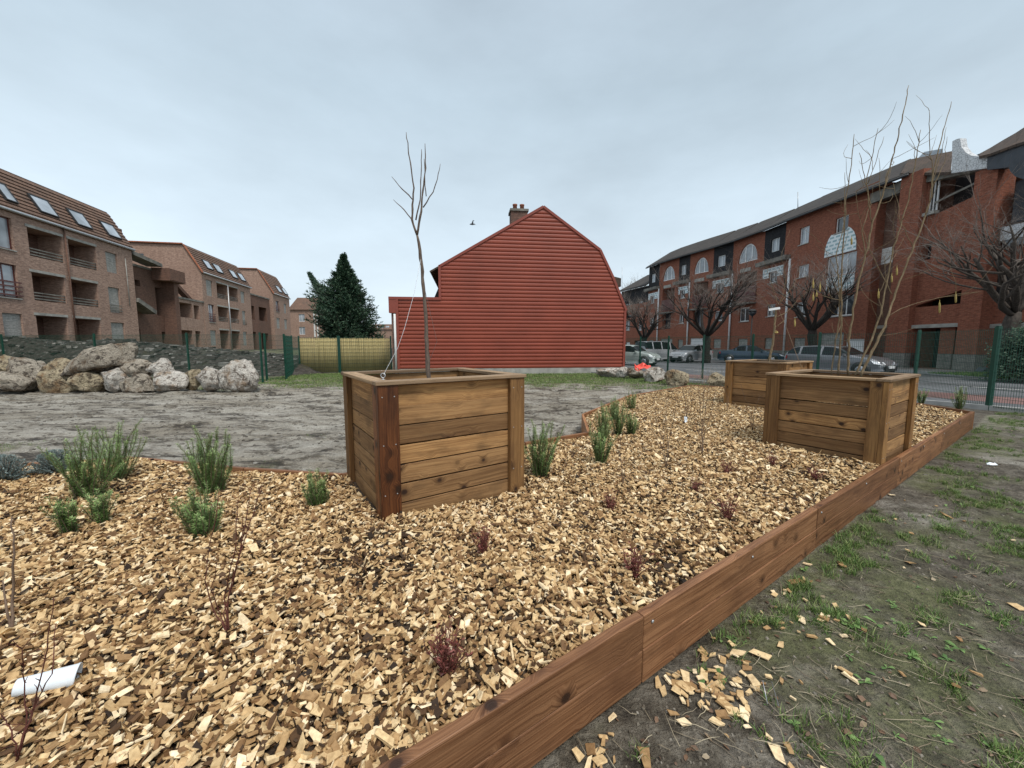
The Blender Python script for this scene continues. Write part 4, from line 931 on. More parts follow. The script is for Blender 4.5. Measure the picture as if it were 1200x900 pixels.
for i,r_ in enumerate([(700,727,431,442,18.0,'rockw','flat pale boulder leftmost at the corner of the red house'),(722,736,430,442,17.6,'rockw','small pale boulder right of the flat one'),(735,756,431,443,17.2,'rockd','grey boulder under the red plastic'),(753,777,430,449,15.8,'rockw','speckled whitish boulder right of the red plastic'),(780,807,433,453,14.6,'rocko','yellowish cracked boulder before the fence post'),(829,852,437,453,14.0,'rocko','boulder half hidden behind the farthest planter')]):
    rock(*r_[:5],r_[5],r_[6],G2,seed=i*31+5)
# red plastic
import bmesh
m=MB(); P=[]
for i in range(9):
    for j in range(6):
        q=atY(744+i*2.3,433-j*1.3+2*math.sin(i*1.1),16.9+.1*j); q.z+=R.uniform(-.04,.06); q.y+=R.uniform(-.08,.08); P.append(q)
m.add(P,[(i*6+j,(i+1)*6+j,(i+1)*6+j+1,i*6+j+1) for i in range(8) for j in range(5)],.5,None,False)
o=m.build('red_plastic',M['redplastic']); sm=o.modifiers.new('s','SOLIDIFY'); sm.thickness=.012; tag(o,'crumpled bright red plastic lying on the grey boulder','plastic sheet')
# blue grey dumped bag beyond fence
m=MB(); 
q0=atY(1146,440,18.9)
prof=[(0,0),(.35,.42),(.75,.36),(.8,0)]
m.prism([q0+Vector((a,0,b)) for a,b in prof],(0,.35,0)); o=m.build('dumped_bag',M['slateb']); bv=o.modifiers.new('b','BEVEL'); bv.width=.08; bv.segments=3; tag(o,'dark blue bag dumped on the pavement beyond the right fence post','bag')

# ================================================================== FENCES
def mesh_fence(a,b,h,label,grp,z=0,post0=True,post1=True,za=None,zb=None,name='mesh_fence',pr=.03):
    a=Vector((a[0],a[1],z));b=Vector((b[0],b[1],z)); root=empty(name,((a+b)/2).to_tuple(),label,'fence',grp); d=(b-a); L=d.length; d.normalize()
    for f,p in ((post0,a),(post1,b)):
        if f:
            m=MB(); m.bar(p-Vector((0,0,.1)),p+Vector((0,0,h+.06)),pr*2,pr*2,up=d,grain=False); m.lathe(p+Vector((0,0,h+.06)),[(pr*1.2,0),(pr*1.2,.015)],8); m.build('post',M['greenp'],root)
    m=MB(); n=int(L/.05)
    for k in range(1,n):
        p=a+d*(L*k/n); m.bar(p+Vector((0,0,.03)),p+Vector((0,0,h+.02)),.005,.005,up=d,grain=False)
    for k in range(10):
        zz=.06+(h-.08)*k/9; m.bar(a+d*.03+Vector((0,0,zz)),b-d*.03+Vector((0,0,zz)),.006,.007,grain=False)
    m.build('mesh_panel',M['greenp'],root); return root
GF='green welded mesh fence panels'
lp=[(-29.5,19.6),(-24.3,18.4),(-18.7,17.3),(-13.8,16.4),gnd(308,447)]
ll=['mesh fence panel at the left photo edge before the rubble','mesh fence panel behind the brown boulders','mesh fence panel behind the white boulders, middle','mesh fence panel ending at the gate corner']
for i in range(4): mesh_fence(lp[i],lp[i+1],1.93,ll[i],GF,post0=(i==0))
gp=[gnd(313,446),gnd(335.5,444),gnd(344,438.5),gnd(352.5,436.5)]
gt=mesh_fence(gp[0],gp[1],1.9,'green mesh gate leaf standing between four close posts','green welded mesh gate leaves',name='mesh_gate')
mesh_fence(gp[1],gp[2],1.9,'short green mesh panel between gate and reed screen',GF,post0=False)
ra=gp[3]; rb=gnd(398,436.5); rc=gnd(460,435.5); rb=(rb[0],rb[1]); 
mesh_fence(gp[2],ra,1.9,'narrow green mesh panel beside the reed screen, left',GF,post0=False,post1=False)
def reedscreen(a,b,label):
    a=Vector((a[0],a[1],0));b=Vector((b[0],b[1],0)); root=empty('reed_screen',((a+b)/2).to_tuple(),label,'screen fence','reed screens on mesh fence'); d=(b-a);L=d.length;d.normalize();n=Vector((d.y,-d.x,0))
    m=MB(); k=int(L/.028)
    for i in range(k):
        p=a+d*(L*(i+.5)/k); o=-n*(.03+R.uniform(0,.02)); m.tube([p+o+Vector((0,0,.02)),p+o+Vector((R.uniform(-.01,.01),0,1.86+R.uniform(-.03,.02)))],.015,5,True)
    m.build('reed_mat',M['reed'],root)
    m=MB()
    for kk in range(10): m.bar(a+Vector((0,0,.08+kk*.2)),b+Vector((0,0,.08+kk*.2)),.008,.012,grain=False)
    for i in range(int(L/.1)): m.bar(a+d*i*.1+Vector((0,0,.03)),a+d*i*.1+Vector((0,0,1.92)),.004,.004,grain=False)
    m.build('mesh_panel',M['greenp'],root)
    for p in (a,b):
        m=MB(); m.bar(p+n*.03-Vector((0,0,.1)),p+n*.03+Vector((0,0,1.98)),.06,.06,grain=False); m.build('post',M['greenp'],root)
reedscreen(ra,rb,'left half of the straw coloured reed screen, nearer the gate'); reedscreen((rb[0]+.07,rb[1]),(rc[0]-.05,rc[1]),'right half of the straw coloured reed screen touching the red house')
rp=[(10.9,4.6),(11.3,9.0),(12.0,11.4),(10.75,13.5),(9.8,15.7),(8.45,17.0),gnd(782,440.5),(6.95,20.9),(6.5,22.3)]
rl=['mesh fence panel right of the last thick post at the photo edge','mesh fence panel in front of the brick entrance','mesh fence panel behind the hazel planter','mesh fence panel crossing the grey hatchback','mesh fence panel crossing the blue car','mesh fence panel in front of the silver hatchback','mesh fence panel in front of the silver van','mesh fence panel next to the corner of the red house']
for i in range(8): mesh_fence(rp[i],rp[i+1],1.86,rl[i],GF,post0=False,post1=i<8,pr=.04 if i==0 else .03)

# ================================================================== RED HOUSE
HP=Pl((-5.85,19.35),(6.05,20.75))
hz={}
def hp(x,y): return HP.sz(x,y)
sL=hp(466.7,400)[0]; sN,zN=hp(516,349.5); sN2,zE=hp(515,311); sA,zA=hp(636.6,242); sB,zB=hp(703,293); sC,zC=hp(718,325); sR,zR=hp(733.5,364); sW=hp(730.5,420)[0]
hr=empty('red_clad_house',(0,20,0),'house end with rusty red horizontal metal cladding and chimney','house')
def xl(z):
    if z<zN: return sL
    if z<zE: return sN2
    return sN2+(sA-sN2)*(z-zE)/(zA-zE)
def xr(z):
    if z<zR-.05: return sW
    if z<zC: return sR+(sC-sR)*(z-zR)/(zC-zR)
    if z<zB: return sC+(sB-sC)*(z-zC)/(zB-zC)
    return sB+(sA-sB)*(z-zB)/(zA-zB)
m=MB(); rh=.19; z=.28
prof=[(0,0.0),(.014,.0),(.02,.022),(.06,.040),(.13,.044),(.172,.034),(.178,.0),(.19,0.0)]
while z<zA:
    for i in range(len(prof)-1):
        za,oa=prof[i];zb,ob=prof[i+1]; A=z+za;B=z+zb
        if B>zA: B=zA
        if A>=zA: continue
        if abs(A-zN)<.3 and A<zN<B: pass
        mid=(A+B)/2
        la,lb=(xl(mid),)*2 if (A<zN<B) or B<zE else (xl(A),xl(B))
        ra_,rb_=xr(A),xr(B)
        m.quad(HP.pt(la,oa,A),HP.pt(ra_,oa,A),HP.pt(rb_,ob,B),HP.pt(lb,ob,B),.5)
    z+=rh
m.build('cladding',M['siding'],hr)
# trims
m=MB()
def trim(p,q,w=.16,o=.06):
    a=HP.pt(p[0],o,p[1]);b=HP.pt(q[0],o,q[1]); m.bar(a,b,.05,w,up=HP.n.cross((b-a).normalized()),grain=False)
for p,q in (((sN2,zE-.05),(sA,zA-.02)),((sA,zA-.02),(sB,zB)),((sB,zB),(sC,zC)),((sC,zC),(sR,zR)),((sN2,zN),(sN2,zE)),((sW,.25),(sW,zR)),((sL,.28),(sL,zN-.05))): trim(p,q,.12)
HP.box(m,sL-.4,sN2+.05,-.05,.09,zN-.09,zN+.04); HP.box(m,sL-.4,sL+.05,-.2,.075,zN-.75,zN-.09); m.build('edge_trim',M['sidtrim'],hr)
m=MB(); HP.box(m,sL,sW,-.2,.03,-.2,.28); m.build('plinth',M['conc'],hr)
# body behind
dep=9.0
def hprism(pts,m): m.prism([HP.pt(a,-.02,b) for a,b in pts],HP.n*-dep)
m=MB(); hprism([(sL-.3,0),(sW-.02,0),(sW-.02,zR-.1),(sB-.1,zB-.12),(sA,zA-.12),(sN2+.05,zE-.1),(sN2+.05,zN-.1),(sL-.3,zN-.1)],m); m.build('wall',M['brickD'],hr)
m=MB()
for p,q in (((sN2-.5,zE-.28),(sA,zA+.02)),((sA,zA+.02),(sB+.02,zB+.02)),((sB+.02,zB+.02),(sR+.25,zR-.2))):
    a=HP.pt(p[0],-.12,p[1]);b=HP.pt(q[0],-.12,q[1]); n=(b-a).cross(HP.n).normalized(); n=n if n.z>0 or True else -n
    if n.z<0: n=-n
    m.prism([a-n*.06,b-n*.06,b+n*.02,a+n*.02],HP.n*-(dep+.3))
rf=m.build('roof',M['tileB'],hr)
s0,s1=hp(602,262)[0],hp(622,262)[0]; zt=HP.sz(612,246,-1.2)[1]
m=MB(); HP.box(m,s0,s1,-1.9,-1.1,zA-1.3,zt-.1); ch=m.build('chimney',M['brickD'],hr)
m=MB(); HP.box(m,s0-.06,s1+.06,-1.96,-1.04,zt-.1,zt+.02); m.build('chimney_cap',M['concd'],ch)
for k in (.28,.72):
    m=MB(); m.lathe(HP.pt(s0+(s1-s0)*k,-1.45,zt+.02),[(.13,0),(.11,.25),(.13,.27),(.13,.33),(.09,.33)],12); m.build('chimney_pot',M['brickR'],ch)
# gable dormer bump on the right slope, gutter, downpipe, dark neighbour wedge
a=HP.sz(728,324,-3)[0]; zz=HP.sz(728,326,-3)[1]; m=MB(); m.prism([HP.pt(sC-.3,-3,zC-.6),HP.pt(a,-3,zz-.5),HP.pt(a,-3,zz),HP.pt(sC-.5,-3,zz+.45)],HP.n*-1.6); m.build('dormer',M['tileB'],hr)
m=MB(); m.tube([HP.pt(sR+.25,0,zR-.3),HP.pt(sR+.25,-dep,zR-.3)],.07,8); m.build('gutter',M['plastic_dark'],hr)
m=MB(); m.tube([HP.pt(sL-.13,.05,0),HP.pt(sL-.13,.05,zN-.8)],.06,8); m.build('downpipe',M['white'],hr)
m=MB(); p0=HP.sz(505,349,-2.5);p1=HP.sz(514,328,-2.5); m.prism([HP.pt(p0[0],-2.5,zN-.2),HP.pt(sN2+.1,-2.5,zN-.2),HP.pt(sN2+.1,-2.5,p1[1]+.35),HP.pt(p0[0]+.15,-2.5,zN+.25)],HP.n*-3); m.build('rear_roof',M['tileR'],hr)

# ================================================================== LEFT BUILDINGS
PLf=Pl((-29,23.4),(-33.1,41.9))
IN=-PLf.n
def roof_frame(pl,d,zE_,zR_):
    sl=math.hypot(d,zR_-zE_)
    def fr(u,v,h=0):
        t=v/sl; nn=(pl.n*(zR_-zE_)+Vector((0,0,d)))/sl
        return pl.pt(u,-d*t,zE_+(zR_-zE_)*t)+nn*h
    return fr,sl
def left_block(name,label,s0,s1,ops,sky,zE_=9.3,zR_=11.9,d=1.45,depth=11,wm='brickL',gable_near=None,extra=None):
    base=PLf.pt((s0+s1)/2,-depth/2,0); root=empty(name,base.to_tuple(),label,'building')
    o_=[]
    for k,(r,kind) in enumerate(ops):
        dp=1.3 if kind[0]=='L' else .16
        o_.append((*r,dp))
    m=MB(); wall(m,PLf,s0,s1,-.5,zE_,o_)
    A=PLf.pt
    m.poly([A(s0,0,-.5),A(s0,-depth,-.5),A(s0,-depth,zR_),A(s0,-d,zR_),A(s0,0,zE_)],.5); m.poly([A(s1,0,-.5),A(s1,-depth,-.5),A(s1,-depth,zR_),A(s1,-d,zR_),A(s1,0,zE_)],.5)
    m.quad(A(s0,-depth,-.5),A(s1,-depth,-.5),A(s1,-depth,zR_),A(s0,-depth,zR_),.5)
    m.build('wall',M[wm],root)
    fr,sl=roof_frame(PLf,d,zE_,zR_)
    m=MB(); nr=11; st=(sl+.25)/nr
    for k in range(nr):
        v0=-.25+k*st; v1=v0+st*1.02; q=[(s0-.1,v0),(s1+.1,v0),(s1+.1,v1),(s0-.1,v1)]
        m.hexa([fr(a_,b_,0) for a_,b_ in q]+[fr(a_,b_,.125 if b_==v0 else .06) for a_,b_ in q],.5)
    m.prism([A(s0-.1,-d,zR_+.02),A(s1+.1,-d,zR_+.02),A(s1+.1,-depth,zR_-.1),A(s0-.1,-depth,zR_-.1)],(0,0,.1))
    rf=m.build('roof',M['tileL'],root)
    m=MB(); m.bar(fr(s0-.12,-.25,.12),fr(s0-.12,sl,.12),.16,.1,grain=False); m.bar(A(s0-.12,-d,zR_+.15),A(s0-.12,-depth,zR_+.05),.16,.1,grain=False); m.build('verge_tiles',M['ridgeo'],rf)
    m=MB(); m.tube([A(s0-.1,.16,zE_-.12),A(s1+.1,.16,zE_-.12)],.09,8); m.build('gutter',M['steel'],root)
    for u0,u1,v0,v1 in sky: skylight(root,fr,u0,u1,v0,v1)
    for r,kind in ops:
        a,b,c,dd=r
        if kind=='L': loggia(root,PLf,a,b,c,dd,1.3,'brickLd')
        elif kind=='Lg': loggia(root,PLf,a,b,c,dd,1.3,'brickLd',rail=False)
        elif kind=='W': window(root,PLf,a,b,c,dd,fm='redf',gm='glassl')
        elif kind=='B': infill(root,PLf,a,b,c,dd)
        elif kind=='BR':
            infill(root,PLf,a,b,c,dd); m=MB()
            for zz in (c+.15,c+.35,c+.55): m.bar(PLf.pt(a-.02,.04,zz),PLf.pt(b+.02,.04,zz),.04,.06)
            m.build('balcony_rail',M['concd'],root)
        elif kind=='WR':
            window(root,PLf,a,b,c,dd,fm='redf',gm='glassl'); m=MB()
            for zz in (c+.15,c+.4,c+.65,c+.9): m.bar(PLf.pt(a-.1,.06,zz),PLf.pt(b+.1,.06,zz),.05,.08)
            m.build('balcony_rail',M['redf'],root)
    return root
def rz(xl_,xr_,ym,z0,z1):
    a=PLf.sz(xl_,ym)[0];b=PLf.sz(xr_,ym)[0]; return (a,b,z0,z1)
def sz_sky(xl_,xr_,yt,yb,fr,sl):
    return None
F3z,F2z,F1z=(6.85,8.55),(4.2,5.9),(1.3,3.3)
ops1=[(rz(-16,15,275,6.95,8.75),'W'),(rz(33.5,73,285,*F3z),'L'),(rz(81,112.5,297,*F3z),'L'),(rz(124.5,137.5,308,6.95,8.45),'B'),
(rz(-8,22,335,4.2,6.1),'WR'),(rz(39,76.5,338,*F2z),'L'),(rz(84,115,344,*F2z),'L'),(rz(128,141,352,3.95,5.85),'BR'),
(rz(4,27,380,1.5,3.3),'B'),(rz(43.5,79.5,382,*F1z),'Lg'),(rz(88.5,118,386,*F1z),'Lg'),(rz(131,146.5,390,1.6,3.2),'B')]
o=[-13,-9]
ops1+= [((-9,-6.4,*F3z),'L'),((-9,-6.4,*F2z),'L'),((-5,-3.8,6.95,8.45),'B')]
fr,sl=roof_frame(PLf,1.45,9.3,11.9)
def skr(x0,x1,ym): return (PLf.sz(x0,ym)[0],PLf.sz(x1,ym)[0])
def skl(lst,v0=.45,v1=1.65):
    out=[]
    for x0,x1,y0,y1 in lst:
        ym=(y0+y1)/2; a=PLf.sz(x0+ (x1-x0)*.12,ym,-.55)[0]; b=PLf.sz(x1-(x1-x0)*.22,ym,-.55)[0]; out.append((a,b,v0,v1))
    return out
left_block('apartment_block','nearest left brick apartment block with four skylights and square loggias',-12,8.95,ops1,skl([(-8,13.6,219,237),(32,65,230,254),(77.6,104.6,248,268),(116,139,262,280)]))
m=MB()
q0=PLf.pt(8.97,-1.2,0)
blk=D.objects['apartment_block']
PLf.box(m,8.3,9.6,-2.6,-.9,8.5,10.9); m.build('stair_stub',M['brickLd'],blk)
m=MB(); m.tube([PLf.pt(PLf.sz(77,300)[0],.08,.8),PLf.pt(PLf.sz(77,300)[0],.08,9.2)],.05,6); m.build('downpipe',M['brickLd'],blk)
m=MB(); m.tube([PLf.pt(PLf.sz(145,300)[0],.08,4.6),PLf.pt(PLf.sz(145,300)[0],.08,8.3)],.03,6); m.build('downpipe',M['conc'],blk)
ops2=[(rz(242,249,340,6.85,8.6),'B'),(rz(254.5,267,345,*F3z),'L'),(rz(269,279,348,*F3z),'L'),(rz(282.3,287,350,6.9,8.4),'B'),
(rz(245,251.5,370,4.0,5.95),'WR'),(rz(256,268,371,*F2z),'L'),(rz(270.5,280.5,373,*F2z),'L'),(rz(284.5,288.5,377,4.1,5.9),'BR'),
(rz(247,254,397,1.4,3.1),'B'),(rz(258.5,269,400,1.0,3.2),'Lg'),(rz(271.5,281.5,400,1.0,3.2),'Lg'),(rz(285.5,290,400,1.4,3.2),'B')]
b2=left_block('apartment_block','second left brick block with orange verge tiles and four skylights',PLf.sz(236.5,330)[0],PLf.sz(295,370)[0],ops2,skl([(237,248,308,318.6),(249,260,312,322.6),(268,277,320,328.6),(278,286.4,324,332)],.6,1.7))
s2=PLf.sz(236.5,330)[0]
m=MB(); m.tube([PLf.pt(PLf.sz(268.2,370)[0],.1,.8),PLf.pt(PLf.sz(268.2,370)[0],.1,8.6)],.055,6); m.build('downpipe',M['steel'],b2)
m=MB(); GP=Pl(PLf.pt(s2,0,0)[:2],PLf.pt(s2,-11,0)[:2]); r=GP.rect(158,168.5,297,305); GP.box(m,r[0],r[1],-.1,.02,r[2],r[3]); m.build('window',M['glass'],b2)
ops3=[(rz(323.5,327,362,6.8,8.5),'WR'),(rz(333,336,365,6.8,8.4),'B'),(rz(324.5,328.5,382,4.1,5.8),'B'),(rz(333.6,337,383,4.1,5.8),'B')]
b3=left_block('apartment_block','third left brick block, narrow, with two skylights',PLf.sz(319.5,345)[0],PLf.sz(340,370)[0],ops3,skl([(323,329,342,349),(330,336,346,352)],.5,1.7),9.6,13.0,1.9,12)
# stair / gallery links
def link(name,label,sa,sb,back,ops,z1,steps=None,m2='brickLd'):
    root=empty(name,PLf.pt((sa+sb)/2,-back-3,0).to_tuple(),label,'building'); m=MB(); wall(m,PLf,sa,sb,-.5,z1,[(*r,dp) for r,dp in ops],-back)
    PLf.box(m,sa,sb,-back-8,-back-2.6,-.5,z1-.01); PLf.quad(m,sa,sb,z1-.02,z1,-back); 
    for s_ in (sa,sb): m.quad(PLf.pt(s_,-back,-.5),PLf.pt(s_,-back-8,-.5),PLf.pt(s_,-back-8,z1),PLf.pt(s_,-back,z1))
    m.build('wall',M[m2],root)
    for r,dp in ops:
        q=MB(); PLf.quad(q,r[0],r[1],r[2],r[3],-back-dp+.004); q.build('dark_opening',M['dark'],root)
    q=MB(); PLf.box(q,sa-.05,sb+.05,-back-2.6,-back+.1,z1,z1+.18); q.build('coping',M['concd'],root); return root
sA1,sA2=9.0,PLf.sz(206,370)[0]
Pb=.9
def rb_(x0,x1,y0,y1,o): 
    r=PLf.rect(x0,x1,y0,y1,-o); return r
l1=link('stair_link','weathered open stair tower between the first two left blocks',sA1,PLf.sz(205,360,-Pb)[0]+.2,Pb,[(rb_(183,195,338,370,Pb),2.0),(rb_(190,200,389,402,Pb),2.0),(rb_(160,165,385,400,Pb),1.5),(rb_(158,164,328,335,Pb),1.0)],PLf.sz(180,318,-Pb)[1])
m=MB(); PLf.box(m,*[PLf.sz(x,310,-Pb)[0] for x in (176,196)],-Pb+.02,-Pb+1.4,*PLf.rect(176,196,316,330,-Pb)[2:]); PLf.box(m,PLf.sz(178,330,-Pb)[0],PLf.sz(194,330,-Pb)[0],-Pb+1.4,-Pb+1.45,*PLf.rect(178,194,317,329,-Pb)[2:]); m.build('balcony',M['brickLd'],l1)
m=MB(); a=PLf.pt(9.1,-Pb+.3,PLf.sz(156,300,-Pb)[1]);b=PLf.pt(PLf.sz(177,314,-Pb)[0],-Pb+.3,PLf.sz(177,314,-Pb)[1]+.25); m.bar(a,b,1.2,.3,grain=False); m.build('sloping_coping',M['concd'],l1)
m=MB(); a=PLf.pt(9.1,-Pb+.5,PLf.sz(158,353,-Pb)[1]);b=PLf.pt(PLf.sz(168,366,-Pb)[0],-Pb+.5,PLf.sz(168,366,-Pb)[1]); m.bar(a,b,1.0,.35,grain=False); m.build('stair_flight',M['concd'],l1)
zt=PLf.sz(222,352)[1]
l2=link('gallery_link','lower loggia wing joined to the second left block',sA2,s2-.02,.05,[(rz(211.5,226,363,PLf.sz(218,372)[1],PLf.sz(218,355)[1]),1.6),(rz(228,234.5,365,PLf.sz(231,374)[1],PLf.sz(231,358)[1]),1.6),(rz(213,227,394,1.2,PLf.sz(220,387)[1]),1.6),(rz(230,236,395,1.2,PLf.sz(233,388)[1]),1.6)],zt,m2='brickL')
m=MB(); a=PLf.pt(sA2+.1,-.5,PLf.sz(203,324)[1]);b=PLf.pt(s2,-1.2,zt+.15); m.bar(a,b,.5,.35,grain=False); PLf.box(m,sA2-.1,sA2+.5,-1.5,.1,-.5,PLf.sz(206,330)[1]); m.build('buttress_wall',M['brickLd'],l2)
s3a,s3b=PLf.sz(294,370)[0],PLf.sz(319,370)[0]
l3=link('gallery_link','low loggia link between second and third left blocks',s3a+.4,s3b,.3,[(rz(294.8,301,364,5.0,6.9),1.6),(rz(306,315,364,5.0,7.0),1.6),(rz(309,317,393,.8,3.2),1.8),(rz(295,303,393,.6,3.3),1.8)],PLf.sz(306,348)[1],m2='brickLd')
# block 4..6 frontal
def far_block(name,label,xa,xb,Yd,ye,yr,wins,inset=4,side=None,sky=()):
    a=atY(xa,380,Yd);b=atY(xb,380,Yd*1.0); pl=Pl((a.x,Yd),(b.x,Yd)); zE_=atY((xa+xb)/2,ye,Yd).z; zR_=atY((xa+xb)/2,yr,Yd+2).z
    root=empty(name,((a.x+b.x)/2,Yd,0),label,'building'); ops=[pl.rect(*w_) for w_ in wins]; m=MB(); L=pl.L
    wall(m,pl,0,L,-.5,zE_,[(*r,.2) for r in ops]); m.quad(pl.pt(0,0,-.5),pl.pt(0,-12,-.5),pl.pt(0,-12,zE_),pl.pt(0,0,zE_)); m.quad(pl.pt(L,0,-.5),pl.pt(L,-12,-.5),pl.pt(L,-12,zE_),pl.pt(L,0,zE_)); m.build('wall',M['brickL'],root)
    q=MB(); A=[pl.pt(-.2,.3,zE_),pl.pt(L+.2,.3,zE_),pl.pt(L+.2,-12,zE_),pl.pt(-.2,-12,zE_)]; T=[pl.pt(inset*.2,-1.8,zR_),pl.pt(L-inset*.35,-1.8,zR_),pl.pt(L-inset*.35,-10,zR_),pl.pt(inset*.2,-10,zR_)]; q.hexa(A+T); rf=q.build('roof',M['tileL'],root)
    for r in ops: window(root,pl,*r,fm='whitef',gm='glassl',sill=False)
    for (x0,x1,y0,y1) in sky:
        r=pl.rect(x0,x1,y0,y1,-.6); k=MB(); k.hexa([pl.pt(r[0],-.3,r[2]),pl.pt(r[1],-.3,r[2]),pl.pt(r[1],-1,r[2]),pl.pt(r[0],-1,r[2]),pl.pt(r[0],-.7,r[3]),pl.pt(r[1],-.7,r[3]),pl.pt(r[1],-1.3,r[3]),pl.pt(r[0],-1.3,r[3])]); k.build('skylight',M['skyl'],rf)
    return root,pl
b4,pl4=far_block('apartment_block','fourth left brick block facing the camera with hipped roof',340,377,80,363,349,[(350,357,368,377),(350.5,357.5,383,392)],sky=((349.5,356.5,356.5,361),))
m=MB()
for x in (368,371.5): r=pl4.rect(x,x+1.6,367,395); pl4.box(m,r[0],r[1],0,.15,r[2],r[3])
m.build('pilaster',M['white'],b4)
far_block('apartment_block','fifth left brick block partly behind the conifer',375,394,95,371,357,[],sky=((378,382,364,368),(385,388,366,370)))
far_block('apartment_block','distant brick block between conifer and red house',425,475,110,386,380,[(446,450,383,387)],sky=((442,445,382,385),(452,456,382,385)))

# ================================================================== RIGHT BUILDING
rbld=empty('long_apartment_building',(23,30,0),'long dark red brick apartment building curving along the street on the right','building')
ZP=1.0
def bay_plane(x0,x1): return Pl(fpt(x0),fpt(x1))
def arch_window(root,mbw,pl,a,b,zs,zt,o=-.18,mulls=2):
    # opening rect (a,b,zs,zt) already cut; fill spandrels outside the arc, add arched frame + glass
    cx=(a+b)/2; rx=(b-a)/2; rzz=zt-zs; N=12
    arc=[(cx-rx*math.cos(math.pi*k/N),zs+rzz*math.sin(math.pi*k/N)) for k in range(N+1)]
    for half in (arc[:N//2+1],arc[N//2:]):
        corner=(a,zt) if half[0][0]<cx-1e-3 else (b,zt)
        for i in range(len(half)-1):
            p,q=half[i],half[i+1]; mbw.prism([pl.pt(p[0],0,p[1]),pl.pt(q[0],0,q[1]),pl.pt(corner[0],0,corner[1])],pl.n*-.2,.5)
    f=MB(); inner=[(cx+(x-cx)*.9,zs+.07+(z-zs)*.88) for x,z in arc]
    for i in range(N):
        f.prism([pl.pt(arc[i][0],o,arc[i][1]),pl.pt(arc[i+1][0],o,arc[i+1][1]),pl.pt(inner[i+1][0],o,inner[i+1][1]),pl.pt(inner[i][0],o,inner[i][1])],pl.n*.06)
    pl.box(f,a,b,o,o+.06,zs,zs+.09)
    for k in range(mulls):
        x=a+(b-a)*(k+1)/(mulls+1); h=rzz*math.sqrt(max(0,1-((x-cx)/rx)**2)); pl.box(f,x-.05,x+.05,o,o+.058,zs+.09,zs+h-.05)
    w_=f.build('arched_window',M['whitef'],root)
    g=MB(); g.poly([pl.pt(x,o+.02,z) for x,z in arc]); g.build('pane',M['glassl'],w_)
eaveZ=11.85
# z levels from the clearest bays
pd=bay_plane(887,917); pb=bay_plane(852,887)
Zled=pd.sz(900,311)[1]; Zt0,Zt1=pd.sz(900,326)[1],pd.sz(900,315)[1]
dW=[pd.rect(901,910,280.5,295.5),pd.rect(897.5,906.5,319.5,332),pd.rect(894,904,357.5,371),pd.rect(893,904,396,409)]
bA=pb.rect(859.5,880,288,308.5); bLg=pb.rect(857.5,880,321,337); bPan=pb.rect(856.5,882,337,353.5); bW=pb.rect(861.5,872,361,377); bG=pb.rect(860,870,397,409)
roofm=MB(); gut=MB()
def roof_piece(A_,B_,zE_=eaveZ,rise=2.1,back=3.0,mb=None):
    mb=mb or roofm; a=Vector((A_[0],A_[1],0));b=Vector((B_[0],B_[1],0)); d=(b-a).normalized(); n=Vector((d.y,-d.x,0))
    if n.dot(-a)<0:n=-n
    mb.prism([a+n*.45+Vector((0,0,zE_)),b+n*.45+Vector((0,0,zE_)),b-n*back+Vector((0,0,zE_+rise)),a-n*back+Vector((0,0,zE_+rise))],(0,0,.15))
    gut.tube([a+n*.5+Vector((0,0,zE_)),b+n*.5+Vector((0,0,zE_))],.08,6)
bays=[(887,917,'D'),(852,887,'B'),(830,852,'D'),(803.5,830,'B'),(791,803.5,'D'),(769,791,'B'),(757,769,'D')]
wallm=MB(); plm=MB()
